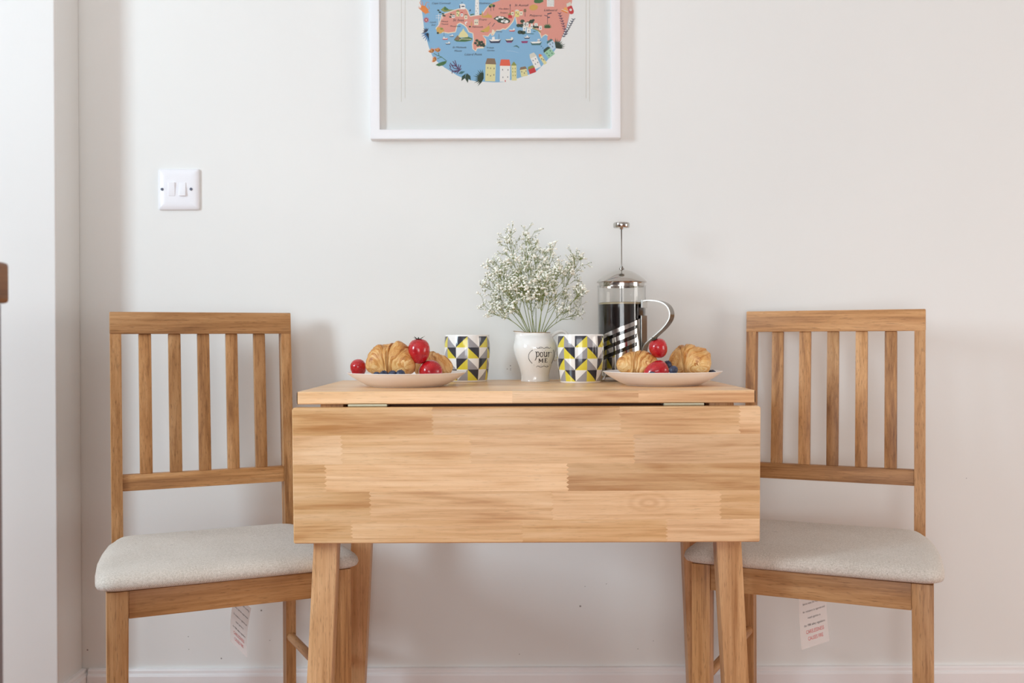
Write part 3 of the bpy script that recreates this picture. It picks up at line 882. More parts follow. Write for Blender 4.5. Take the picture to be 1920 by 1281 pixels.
# laid flat: local Z -> +Y, local Y (thickness) -> -Z
# under-frame
ax0, ax1 = -.338, .344
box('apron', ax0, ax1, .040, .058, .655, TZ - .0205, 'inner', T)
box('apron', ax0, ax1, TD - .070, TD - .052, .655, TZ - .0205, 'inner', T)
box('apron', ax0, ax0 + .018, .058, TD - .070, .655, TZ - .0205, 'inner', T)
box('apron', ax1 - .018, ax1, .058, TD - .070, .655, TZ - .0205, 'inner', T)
for hx0, hx1 in ((655, 727), (1243, 1317)):
    a = at(hx0, 760, 1.63).x - TX; b = at(hx1, 760, 1.63).x - TX
    bm = bmesh.new(); add_box(bm, a, b, .001, .035, z_leaf_top + .0005, TZ - .0207, .0004, 1)
    v, f = tube_data([(a, -.002, z_leaf_top + .0025), (b, -.002, z_leaf_top + .0025)], .0022, 8)
    vs = [bm.verts.new(p) for p in v]
    for q in f: bm.faces.new([vs[i] for i in q])
    bm_obj('hinge', bm, 'hinge', T)
# splayed legs: (front-face left x, right x, front y) under the leaf and at the lower edge of the photo
lw = .0345
for (pl, pr, ql, qr, Yf, zsg) in ((587.7, 632.3, 574.8, 620.8, 1.630, 0), (1344.2, 1390.6, 1358.8, 1404.8, 1.630, 0), (658, 695.3, 646.5, 683.2, 1.972, 1), (1281, 1318, 1291.5, 1328, 1.972, 1)):
    a0, a1 = at(pl, 1021, Yf), at(pr, 1021, Yf); b0, b1 = at(ql, 1281, Yf), at(qr, 1281, Yf)
    def X_at(p, q, z): return p.x + (q.x - p.x) * (z - p.z) / (q.z - p.z)
    pts = []
    for z in (0.0, TZ - .0207):
        xl, xr_ = X_at(a0, b0, z) - TX, X_at(a1, b1, z) - TX
        pts += [(xl, Yf - TY, z), (xr_, Yf - TY, z), (xr_, Yf - TY + lw, z), (xl, Yf - TY + lw, z)]
    bm = bmesh.new(); add_hexa(bm, pts, .0018, 2)
    bm_obj('leg', bm, 'legZ', T, angle=40)


# ------------------------------------------------------------------ chairs
def make_chair(loc, yaw, label, tag_pts, tag_v):
    C = thing('dining_chair', label, 'chair', loc, yaw, 'dining chairs at the drop leaf table')
    wf, wb = .1945, .1718
    za, zs = .3975, .442
    fw, fdp = .0325, .034
    pw, pd = .0196, .032

    def yf(z): return .342 + (max(z, .45) - .45) * .089
    for s in (-1, 1):
        x0, x1 = sorted((s * wf, s * (wf - fw)))
        bm = bmesh.new()
        k = .003
        add_hexa(bm, [(x0 + (k if s > 0 else 0), k, 0), (x1 - (k if s < 0 else 0), k, 0), (x1 - (k if s < 0 else 0), fdp - k, 0), (x0 + (k if s > 0 else 0), fdp - k, 0), (x0, 0, zs), (x1, 0, zs), (x1, fdp, zs), (x0, fdp, zs)], .0016, 2)
        bm_obj('front_leg', bm, 'chairZ', C, angle=40)
    for s in (-1, 1):
        x0, x1 = sorted((s * wb, s * (wb - pw)))
        bm = bmesh.new()
        zz = [0, .45, .848]
        rings = [[bm.verts.new(p) for p in ((x0, yf(z) + (.0 if z else .0), z), (x1, yf(z), z), (x1, yf(z) + pd - (.006 if z > .8 else 0), z), (x0, yf(z) + pd - (.006 if z > .8 else 0), z))] for z in zz]
        for a, b in zip(rings, rings[1:]):
            for i in range(4): bm.faces.new((a[i], a[(i + 1) % 4], b[(i + 1) % 4], b[i]))
        bm.faces.new(list(reversed(rings[0]))); bm.faces.new(rings[-1])
        bmesh.ops.bevel(bm, geom=[e for e in bm.edges if len(e.link_faces) == 2 and e.calc_face_angle(0) > .5], offset=.0014, segments=2, affect='EDGES', profile=.6)
        bm_obj('back_post', bm, 'chairZ', C, angle=40)
    # top rail, lower rail, slats
    zr0, zr1 = .8468, .8895
    bm = bmesh.new()
    add_hexa(bm, [(-wb - .0005, yf(zr0) - .001, zr0), (wb + .0005, yf(zr0) - .001, zr0), (wb + .0005, yf(zr0) + .026, zr0), (-wb - .0005, yf(zr0) + .026, zr0),
                  (-wb - .0005, yf(zr1) - .001, zr1), (wb + .0005, yf(zr1) - .001, zr1), (wb + .0005, yf(zr1) + .022, zr1), (-wb - .0005, yf(zr1) + .022, zr1)], .002, 2)
    bm_obj('top_rail', bm, 'chairX', C, angle=40)
    zl0, zl1 = .548, .5785
    xi = wb - pw
    bm = bmesh.new()
    add_hexa(bm, [(-xi, yf(zl0) + .004, zl0), (xi, yf(zl0) + .004, zl0), (xi, yf(zl0) + .022, zl0), (-xi, yf(zl0) + .022, zl0),
                  (-xi, yf(zl1) + .004, zl1), (xi, yf(zl1) + .004, zl1), (xi, yf(zl1) + .022, zl1), (-xi, yf(zl1) + .022, zl1)], .0014, 2)
    bm_obj('lower_rail', bm, 'chairX', C, angle=40)
    sw_ = .0228; gap = (2 * xi - 5 * sw_) / 6
    for i in range(5):
        x0 = -xi + gap + i * (sw_ + gap); x1 = x0 + sw_
        bm = bmesh.new()
        add_hexa(bm, [(x0, yf(zl1) + .007, zl1), (x1, yf(zl1) + .007, zl1), (x1, yf(zl1) + .019, zl1), (x0, yf(zl1) + .019, zl1),
                      (x0, yf(zr0) + .005, zr0), (x1, yf(zr0) + .005, zr0), (x1, yf(zr0) + .017, zr0), (x0, yf(zr0) + .017, zr0)], .0014, 2)
        bm_obj('slat', bm, 'chairZ', C, angle=40)
    # aprons
    box('apron', -wf + fw, wf - fw, .003, .021, za, zs - .0006, 'chairX', C)
    box('apron', -wb + pw, wb - pw, .346, .364, za, zs - .0006, 'chairX', C)
    for s in (-1, 1):
        a, b = s * (wf - .006), s * (wb - .002)
        p = [(a, fdp), (a - s * .018, fdp), (b - s * .018, .342), (b, .342)]
        if s > 0: p.reverse()
        bm = bmesh.new(); add_hexa(bm, [(q[0], q[1], za) for q in p] + [(q[0], q[1], zs - .0006) for q in p], .001, 1)
        bm_obj('apron', bm, 'chairY', C, angle=40)
        v, f = tube_data([(s * (wf - .017), .030, .236), (s * (wb - .0098), .346, .236)], .0085, 16)
        bm = bmesh.new(); vs = [bm.verts.new(q) for q in v]
        for q in f: bm.faces.new([vs[i] for i in q])
        bm_obj('stretcher', bm, 'chairY', C, angle=40)
    v, f = tube_data([(-wf + .012, .150, .236), (wf - .012, .150, .236)], .0085, 16)
    # upholstered seat
    bm = bmesh.new()
    front, back, hf, hb = -.012, .338, .2095, .170
    out = []
    def corner(cx, cy, r, a0, a1, n=8):
        for k in range(n + 1):
            a = radians(a0 + (a1 - a0) * k / n); out.append((cx + r * cos(a), cy + r * sin(a)))
    corner(hf - .028, front + .028, .028, 270, 356); 
    for t in (.25, .45, .65, .82): out.append((hf + (hb - hf) * t + .012 * sin(pi * t), front + (back - front) * t))
    corner(hb - .026, back - .026, .026, 4, 90)
    out.append((0, back)); n_ = len(out)
    corner(-hb + .026, back - .026, .026, 90, 176)
    for t in (.82, .65, .45, .25): out.append((-(hf + (hb - hf) * t) - .012 * sin(pi * t), front + (back - front) * t))
    corner(-hf + .028, front + .028, .028, 184, 270)
    for t in (.25, .5, .75): out.append((-(hf - .028) + 2 * (hf - .028) * t, front - .003 * sin(pi * t)))
    cx_, cy_ = 0, (front + back) / 2; hd = (back - front) / 2
    lay = [(.0022, .014), (.0026, .006), (.0050, .0012), (.0105, -.001), (.0165, .0003), (.0218, .0038), (.0260, .0105), (.0288, .0225), (.0303, .045), (.0309, .080), (.0311, .120), (.0312, .160)]
    rings = []
    for dz, ins in lay:
        rings.append([bm.verts.new((x * (1 - min(ins / .2, .86)), cy_ + (y - cy_) * (1 - min(ins / .178, .92)), zs + dz)) for x, y in out])
    for a, b in zip(rings, rings[1:]):
        for i in range(len(a)): bm.faces.new((a[i], a[(i + 1) % len(a)], b[(i + 1) % len(a)], b[i]))
    c = bm.verts.new((0, cy_, zs + .0312))
    for i in range(len(out)): bm.faces.new((rings[-1][i], rings[-1][(i + 1) % len(out)], c))
    bm.faces.new(list(reversed(rings[0])))
    bm_obj('seat_cushion', bm, 'fabric', C, smooth=True)
    # swing label under the seat
    Mi = (Matrix.Translation(Vector(loc)) @ Matrix.Rotation(yaw, 4, 'Z')).inverted()
    TL, TR, BL, BR = [Mi @ at(*p) for p in tag_pts]
    nrm = (TR - TL).cross(BL - TL).normalized()
    if (Mi @ CAM - TL).dot(nrm) < 0: nrm = -nrm

    def sheet(u, v_, k=0.0):
        p = TL * (1 - u) * (1 - v_) + TR * u * (1 - v_) + BL * (1 - u) * v_ + BR * u * v_
        return p + nrm * (k * .00025 + .004 * sin(pi * v_) * tag_v)
    v = []; f = []
    nu, nv = 4, 10
    for j in range(nv + 1):
        for i in range(nu + 1): v.append(sheet(i / nu, j / nv))
    for j in range(nv):
        for i in range(nu): q = j * (nu + 1) + i; f.append((q, q + 1, q + nu + 2, q + nu + 1))
    lab = mesh_obj('care_label', v, f, 'label', C, smooth=True)
    lab['label'] = 'white hanging care label printed in black and red'
    F = Flat()
    lines = [('filling material and covering', .10, .80, .035, 'ink'), ('fabrics meet the requirements', .24, .80, .035, 'ink'), ('for resistance to cigarette and', .38, .80, .035, 'ink'), ('match ignition in', .50, .46, .035, 'ink'), ('the 1988 safety regulations', .63, .76, .038, 'ink'), ('CARELESSNESS', .76, .64, .062, 'red_ink'), ('CAUSES FIRE', .88, .54, .062, 'red_ink')]
    for body, y, w, hh, mt in lines:
        F.text(body, .5 - w / 2 + .03, y, w, mt, hh * 1.5, shear=0, up=False)
    F.layer = 1
    F.v = [(a, b, 1) for a, b, _ in F.v]
    F.build('lettering', lambda u, v_, k: sheet(u, v_, k), lab)
    return C


PSI = radians(24.3)
make_chair((-.4543, 1.625, 0), PSI, 'slatted wooden dining chair with beige seat, left of the table below the light switch',
           [(440, 1112, 1.80), (471, 1141, 1.775), (432, 1203, 1.80), (463, 1233, 1.775)], 1)
make_chair((.4886, 1.655, 0), -PSI, 'slatted wooden dining chair with beige seat, right of the table beside the coffee press',
           [(1498, 1113, 1.80), (1548, 1098, 1.83), (1503, 1219, 1.80), (1555.5, 1202, 1.83)], -.5)


# ------------------------------------------------------------------ tableware
TOP = TZ + .0003


def ground(px, Y):
    p = at(px, 640, Y); return (p.x, Y, TOP)


RP = 0.1077


def make_plate(px, Y, label):
    o = lathe('plate', smooth_prof([(0, .0035), (.050, .0035)], 2) + smooth_prof([(.062, .0035), (.064, .0005), (.066, .0), (.068, .0012), (.074, .0034), (.086, .0098), (.098, .0172), (RP - .002, .0232), (RP, .0246), (RP - .0018, .0250), (.098, .0205), (.086, .0136), (.074, .0088), (.062, .0070), (.04, .0066)], 4) + [(0, .0066)],
              'plate', None, 96, ground(px, Y))
    return tag(o, label, 'plate', 'breakfast plates')


PLX, PLY, PRX, PRY = 762.5, 1.802, 1241.5, 1.806
make_plate(PLX, PLY, 'cream plate of croissants on the left of the tabletop')
make_plate(PRX, PRY, 'cream plate of croissants on the right, in front of the coffee press')



def plate_z(r):
    pts = [(0, .0066), (.062, .0070), (.074, .0088), (.086, .0136), (.098, .0205), (RP, .0250)]
    for (a, b), (c, d) in zip(pts, pts[1:]):
        if r <= c: return TOP + b + (d - b) * (r - a) / (c - a)
    return TOP + .0250


def settle(px, py, R, plate, back=False, clear=0.0):
    """depth at which a ball of radius R seen at (px, py) lies on the plate"""
    cx, cy = ground(plate, PLY if plate == PLX else PRY)[:2]
    best = None
    for i in range(400):
        Y = (cy - RP + .004) + i * (2 * RP - .008) / 400
        if back != (Y > cy): continue
        p = at(px, py, Y); need = 0
        for k in range(24):
            a = 2 * pi * k / 24
            for q in (0, .35, .6, .8):
                r = sqrt((p.x + R * q * cos(a) - cx) ** 2 + (Y + R * q * sin(a) - cy) ** 2)
                need = max(need, plate_z(r) + R * sqrt(1 - q * q))
        e = abs(p.z - need - clear)
        if best is None or e < best[0]: best = (e, Y)
    return best[1]


MUGH = .0925
mug_prof = [(.0385, 0), (.0395, .0015), (.0412, .012), (.0436, .032), (.0452, .055), (.0454, .072), (.0446, .088), (.0440, .0925)]


def mug_r(z):
    for (r0_, z0), (r1, z1) in zip(mug_prof, mug_prof[1:]):
        if z <= z1: return r0_ + (r1 - r0_) * (z - z0) / (z1 - z0)
    return mug_prof[-1][0]


def make_mug(px, Y, label, phase, hand):
    g = ground(px, Y)
    C = thing('mug', label, 'mug', g, 0, 'patterned mugs')
    Z0, Z1 = .0030, .0895
    N, Rr, q = 12, 4, 6
    v = []; f = []; fm = []
    mats = ['ceramic', 'm_dark', 'm_yellow', 'm_grey']
    def pt(phi, z, dr=0.0):
        r = mug_r(z) + dr
        return (r * sin(phi), -r * cos(phi), z)
    for c in range(N):
        a0 = radians(phase + 30 * c)
        for r in range(Rr):
            isA = c % 2 == 0
            odd = r % 2 == 1
            if not odd: slash = isA; pair = ('m_dark', 'm_yellow') if isA else ('m_grey', 'ceramic')        # (left, right of diagonal)
            else: slash = isA; pair = ('ceramic', 'm_grey') if isA else ('m_yellow', 'm_dark')
            zt_ = Z1 - (Z1 - Z0) * r / Rr; zb_ = Z1 - (Z1 - Z0) * (r + 1) / Rr
            k = len(v)
            for j in range(q + 1):
                for i in range(q + 1): v.append(pt(a0 + radians(30) * i / q, zt_ + (zb_ - zt_) * j / q))
            for j in range(q):
                for i in range(q):
                    A, B, D, E = k + j * (q + 1) + i, k + j * (q + 1) + i + 1, k + (j + 1) * (q + 1) + i, k + (j + 1) * (q + 1) + i + 1
                    if slash:      # '/' from bottom-left to top-right: left part above
                        s_ = i + j - (q - 1)
                        if s_ == 0: f += [(A, D, B), (B, D, E)]; fm += [mats.index(pair[0]), mats.index(pair[1])]
                        else: f.append((A, D, E, B)); fm.append(mats.index(pair[0 if s_ < 0 else 1]))
                    else:          # '\\' from top-left to bottom-right: left part below
                        if i == j: f += [(A, D, E), (A, E, B)]; fm += [mats.index(pair[0]), mats.index(pair[1])]
                        else: f.append((A, D, E, B)); fm.append(mats.index(pair[0 if i < j else 1]))
    def ringband(prof):
        k0 = len(v); n = N * q
        for rr, zz in prof:
            for i in range(n):
                ph = radians(phase) + 2 * pi * i / n
                v.append((rr * sin(ph), -rr * cos(ph), zz))
        for a in range(len(prof) - 1):
            for i in range(n):
                f.append((k0 + a * n + i, k0 + a * n + (i + 1) % n, k0 + (a + 1) * n + (i + 1) % n, k0 + (a + 1) * n + i)); fm.append(0)
    ringband([(.001, .0006), (.0375, .0006), (.0385, 0), (.0395, .0015), (mug_r(Z0), Z0)])
    ringband([(mug_r(Z1), Z1), (.0441, .0915), (.0436, .0925), (.0424, .0925), (.0418, .0912), (.0415, .07), (.0395, .03), (.036, .008), (.03, .0055), (.001, .005)])
    bm = bmesh.new(); vs = [bm.verts.new(p) for p in v]
    for q_, m_ in zip(f, fm):
        fc = bm.faces.new([vs[i] for i in q_]); fc.material_index = m_
    bmesh.ops.remove_doubles(bm, verts=bm.verts[:], dist=2e-5)
    bm_obj('cup', bm, mats, C, angle=50)
    d = Vector((sin(radians(hand)), -cos(radians(hand)), 0)); path = []
    for i in range(17):
        a = radians(-78 + 156 * i / 16)
        path.append(d * (.0405 + .028 * cos(a)) + Vector((0, 0, .047 + .029 * sin(a))))
    vv, ff = tube_data(path, .0048, 10)
    mesh_obj('handle', vv, ff, 'ceramic', C, smooth=True)


make_mug(876, 1.985, 'geometric triangle mug behind the left plate', -26.5, 172)
make_mug(1088, 1.92, 'geometric triangle mug in front of the jug, beside the coffee press', -17, 178)

# ---- jug
JX, JY = at(1003.3, 640, 1.97).x, 1.97
jp = smooth_prof([(.0282, 0), (.0284, .001), (.0279, .0040), (.0276, .0110), (.0285, .018), (.0312, .0275), (.0352, .039), (.0396, .051), (.0426, .062), (.0430, .0690), (.0414, .0765), (.0374, .0848), (.0326, .0902), (.0304, .0936), (.0302, .0960)], 4)


def jug_r(z):
    for (a, b), (c, d) in zip(jp, jp[1:]):
        if z <= d: return a + (c - a) * (z - b) / max(d - b, 1e-9)
    return jp[-1][0]


J = thing('milk_jug', 'white ceramic jug lettered pour ME holding the flowers', 'jug', (JX, JY, TOP), 0)
SP = 200.0                                                             # spout azimuth, degrees from +X
HA = 12.0                                                              # handle azimuth
inner = [(max(r - .0028, .001), z) for r, z in reversed(jp) if z > .006] + [(.02, .0052), (0, .005)]
prof = [(0, .0015), (.024, .0015)] + jp + [(.0298, .0966)] + inner
v, f = lathe_data(prof, 72)


def spout(p):
    a = math.atan2(p.y, p.x) - radians(SP); a = (a + pi) % (2 * pi) - pi
    t = max(0.0, min(1.0, (p.z - .074) / .022)); w = math.exp(-(a / .46) ** 2) * t * t
    rr = sqrt(p.x ** 2 + p.y ** 2)
    if rr < 1e-5 or p.z < .074: return p
    k = 1 + w * .0145 / rr
    return Vector((p.x * k, p.y * k, p.z + w * .0030))


v = [spout(p) for p in v]
bm = bmesh.new(); vs = [bm.verts.new(p) for p in v]
for q in f: bm.faces.new([vs[i] for i in q])
bm_obj('body', bm, 'ceramic', J, angle=60)
rim = [spout(Vector((.0303 * cos(a), .0303 * sin(a), .0964))) for a in [2 * pi * i / 72 for i in range(73)]]
vv, ff = tube_data(rim, .0006, 6)
mesh_obj('gilt_rim', vv, ff, 'gold', J, smooth=True)
d = Vector((cos(radians(HA)), sin(radians(HA)), 0))
pts = [(.0325, .088), (.040, .0945), (.050, .0985), (.060, .0975), (.0665, .0905), (.0675, .080), (.0635, .068), (.056, .056), (.048, .047), (.0385, .043)]
pts = smooth_prof(pts, 4)
vv, ff = tube_data([d * a + Vector((0, 0, b)) for a, b in pts], [.0042 - .0010 * sin(pi * i / (len(pts) - 1)) for i in range(len(pts))], 12)
mesh_obj('handle', vv, ff, 'ceramic', J, smooth=True)
# lettering on the jug: flat (u, v) in photo pixels, wrapped round the body
G = Flat()


def J2(a, b): return (950 + a / 11.136, 610 + b / 11.136)


def stroke(pts, w, w2=None, mat='ink'):
    w *= 1.08; w2 = None if w2 is None else w2 * 1.08
    G.line([J2(*p) for p in smooth_prof(pts, 4)] if len(pts) > 2 else [J2(*p) for p in pts], w / 11.136, mat, up=False, w2=None if w2 is None else w2 / 11.136)


# p
stroke([(584, 556), (600, 552), (612, 565)], 9); stroke([(610, 560), (614, 620), (608, 680), (580, 738)], 22, 10)
stroke([(612, 575), (632, 555), (655, 562), (666, 592), (662, 630), (645, 652), (620, 645)], 14)
# o
stroke([(714, 562), (695, 578), (690, 610), (697, 645), (716, 660), (738, 645), (746, 610), (738, 575), (714, 562)], 14)
# u
stroke([(762, 563), (776, 560), (779, 600), (780, 640), (795, 660), (815, 650), (826, 625)], 15); stroke([(826, 562), (828, 610), (830, 655)], 17); stroke([(760, 562), (785, 562)], 8); stroke([(812, 562), (835, 562)], 8)
# r
stroke([(866, 564), (869, 610), (866, 650), (855, 668)], 18, 10); stroke([(852, 563), (876, 562)], 8); stroke([(870, 592), (886, 568), (905, 562)], 11, 8); G.ell(*J2(925, 568), 9 / 11.1, 8 / 11.1, 'ink', up=False)
# M E
stroke([(668, 700), (668, 772)], 13); stroke([(740, 700), (740, 772)], 18); stroke([(668, 700), (704, 762)], 17); stroke([(704, 762), (738, 700)], 9); stroke([(655, 700), (680, 700)], 7); stroke([(655, 777), (684, 777)], 8); stroke([(724, 777), (758, 777)], 8); stroke([(735, 698), (756, 698)], 7)
stroke([(796, 700), (796, 775)], 18); stroke([(780, 698), (838, 698)], 9); stroke([(780, 777), (840, 777)], 9); stroke([(796, 737), (822, 737)], 8); stroke([(836, 695), (836, 716)], 7); stroke([(838, 758), (838, 780)], 8); stroke([(822, 728), (822, 746)], 6)
# flourishes and laurel arcs
for y, sg in ((470, 1), (865, -1)):
    stroke([(610, y - 12 * sg), (640, y + 14 * sg), (690, y - 14 * sg), (740, y - 2 * sg), (770, y + 18 * sg)], 8, 9, 'ink_soft')
    stroke([(910 if sg > 0 else 870, y - 12 * sg), (885 if sg > 0 else 850, y + 14 * sg), (840, y - 14 * sg), (800, y - 2 * sg), (770, y + 18 * sg)], 8, 9, 'ink_soft')
    stroke([(640, y + 14 * sg), (690, y + 12 * sg), (735, y + 6 * sg)], 5, 4, 'ink_soft'); stroke([(885 if sg > 0 else 850, y + 14 * sg), (850, y + 10 * sg), (800, y + 6 * sg)], 5, 4, 'ink_soft')
arcl = smooth_prof([(530, 520), (480, 560), (450, 620), (450, 690), (475, 745), (520, 792)], 4); arcr = smooth_prof([(965, 515), (985, 560), (992, 630), (980, 700), (960, 755), (930, 805)], 4)
for i, (x, y) in enumerate(arcl):
    G.ell(*J2(x, y), 1.0, .42, 'ink', rot=(60 if i % 2 else 120) + i * 3, n=8, up=False)
stroke([(530, 520), (480, 560), (450, 620), (450, 690), (475, 745), (520, 792)], 5)
stroke([(965, 515), (985, 560), (992, 630), (980, 700), (960, 755), (930, 805)], 9)
for x, y in ((735, 522), (800, 522), (710, 812), (775, 812), (580, 490), (560, 830), (935, 480), (895, 835)): G.ell(*J2(x, y), .55, .45, 'ink_soft', n=8, up=False)


def on_jug(u, v_, k):
    z = at(u, v_, JY - .034).z - TOP; r = jug_r(z) + .00022
    s = (u - 1003.3) / FPX * (JY - .034)
    ph = math.asin(max(-.985, min(.985, s / r)))
    return (r * sin(ph), -r * cos(ph), z)


G.build('lettering', on_jug, J)

# ---- French press
FX, FYY = at(1166, 640, 1.99).x, 1.99
K = thing('coffee_press', 'glass and steel coffee press half full of black coffee', 'coffee press', (FX, FYY, TOP))


def pz(y, Y=FYY): return at(1166, y, Y).z - TOP


RG = .0478
zc = pz(570); zg = pz(536)
lathe('coffee', [(0, .014), (RG - .003, .014), (RG - .0016, .017), (RG - .0016, zc - .001), (0, zc - .001)], 'coffee', K, 48)
lathe('foam', [(RG - .0016, zc - .0012), (RG - .0015, zc + .0016), (RG - .004, zc + .0026), (.03, zc + .0018), (0, zc + .0016)], 'foam', K, 48)
lathe('glass_beaker', [(0, .0125), (RG - .003, .0125), (RG, .0160), (RG, zg - .002), (RG + .0008, zg), (RG - .0006, zg), (RG - .0008, zg - .003), (RG - .0011, .0170)], 'glass', K, 64)
zr = pz(529.5)
lathe('lid', [(0, pz(505.5)), (.010, pz(506)), (.022, pz(509.5)), (.034, pz(515.5)), (.044, pz(523)), (.0492, pz(528)), (.0500, zr), (.0488, zr - .0012), (.0462, zr - .001), (.0455, zr - .0035), (.0455, pz(538)), (.0440, pz(538.5)), (.0430, zr), (0, zr + .004)], 'chrome', K, 64)
lathe('lid_collar', [(0, pz(499)), (.0028, pz(499.5)), (.0030, pz(502)), (.0048, pz(503)), (.0050, pz(505)), (.0050, pz(507))], 'steel', K, 24)
v, f = tube_data([(0, 0, pz(427)), (0, 0, zc - .02)], .0011, 12); mesh_obj('plunger_rod', v, f, 'steel', K, smooth=True, loc=(0, 0, 0))
lathe('knob', [(0, pz(417.3)), (.0145, pz(417.6)), (.0162, pz(419)), (.0165, pz(421)), (.0162, pz(426)), (.0150, pz(427.6)), (.004, pz(428)), (.0032, pz(430.5)), (0, pz(430.5))], 'chrome', K, 40)
# slotted steel holder with slanted top
RS = .0494
v = []; f = []


def sheet_band(p0, p1, zlo, zhi, n=24):
    k = len(v)
    for i in range(n + 1):
        ph = radians(p0 + (p1 - p0) * i / n)
        for rr in (RS, RS - .0009):
            v.append((rr * sin(ph), -rr * cos(ph), zlo(degrees_(ph)))); v.append((rr * sin(ph), -rr * cos(ph), zhi(degrees_(ph))))
    for i in range(n):
        a = k + 4 * i; b = a + 4
        f.extend([(a, b, b + 1, a + 1), (a + 2, a + 3, b + 3, b + 2), (a + 1, b + 1, b + 3, a + 3), (a, a + 2, b + 2, b)])
    e = k + 4 * n
    f.extend([(k, k + 1, k + 3, k + 2), (e, e + 2, e + 3, e + 1)])


def degrees_(r): return r * 180 / pi


def slant(yl, yr):
    # photo rows at azimuth -48 and +30 degrees
    return lambda ph: pz(yl + (yr - yl) * (ph + 48) / 78, FYY - .04)


edges = [(626, 600.5), (634, 609), (641, 616), (650, 625), (657, 633), (666.5, 641), (674, 649)]
PL, PR = -70, 30
for a, b in ((0, 1), (2, 3), (4, 5)): sheet_band(PL, PR, slant(*edges[b]), slant(*edges[a]))
low = lambda ph: .011
sheet_band(PL, PR, low, slant(*edges[6]))
sheet_band(PR, 47, low, slant(*edges[0]), 8); sheet_band(-82, PL, low, slant(*edges[0]), 6)
bm = bmesh.new(); vs = [bm.verts.new(p) for p in v]
for q in f: bm.faces.new([vs[i] for i in q])
bm_obj('holder', bm, 'chrome', K, angle=40)
v, f = tube_data([(RS * sin(a), -RS * cos(a), .0105) for a in [2 * pi * i / 48 for i in range(49)]], .0022, 8)
mesh_obj('base_ring', v, f, 'chrome', K, smooth=True)
for a in (-48, 42, 132, 222):
    d = Vector((sin(radians(a)), -cos(radians(a)), 0))
    v, f = tube_data([d * .0485 + Vector((0, 0, .020)), d * .0505 + Vector((0, 0, .010)), d * .0540 + Vector((0, 0, .004)), d * .0590 + Vector((0, 0, .0024))], [.0024, .0026, .0028, .0022], 10)
    mesh_obj('foot', v, f, 'chrome', K, smooth=True)
# strap handle
PH = radians(54); rd = Vector((sin(PH), -cos(PH), 0)); tg = Vector((cos(PH), sin(PH), 0))
hp = [(.0508, 565), (.062, 564.2), (.078, 565), (.0915, 568), (.1025, 574), (.1090, 583), (.1104, 594), (.1060, 604), (.0950, 616), (.0770, 630), (.0620, 641), (.0535, 650), (.0512, 662), (.0508, 690), (.0508, 703)]
hp = smooth_prof([(a, pz(b, FYY - .03)) for a, b in hp], 4)


def strap(path, w, t):
    vv = []; ff = []
    n = len(path)
    for i, (a, z) in enumerate(path):
        p, q = path[max(i - 1, 0)], path[min(i + 1, n - 1)]
        dx, dz = q[0] - p[0], q[1] - p[1]; l_ = sqrt(dx * dx + dz * dz)
        nx, nz = -dz / l_, dx / l_
        for s1, s2 in ((-1, -1), (1, -1), (1, 1), (-1, 1)):
            vv.append(rd * (a + nx * t / 2 * s2) + tg * (w / 2 * s1) + Vector((0, 0, z + nz * t / 2 * s2)))
    for i in range(n - 1):
        for j in range(4): ff.append((4 * i + j, 4 * i + (j + 1) % 4, 4 * i + 4 + (j + 1) % 4, 4 * i + 4 + j))
    ff += [(3, 2, 1, 0), tuple(4 * (n - 1) + j for j in range(4))]
    bm = bmesh.new(); vs = [bm.verts.new(p) for p in vv]
    for q in ff: bm.faces.new([vs[i] for i in q])
    return bm


bm_obj('handle', strap(hp, .0185, .0022), 'steel', K, angle=40)
bm = strap([(.0500, pz(592, FYY - .03)), (.0500, pz(648, FYY - .03)), (.0500, pz(700, FYY - .03))], .0220, .0016)
bm_obj('handle_bracket', bm, 'steel', K, angle=40)
bm = strap([(.0505, pz(562.5, FYY - .03)), (.0505, pz(577.5, FYY - .03))], .0195, .0035)
bm_obj('handle_clamp', bm, 'chrome', K, angle=40)


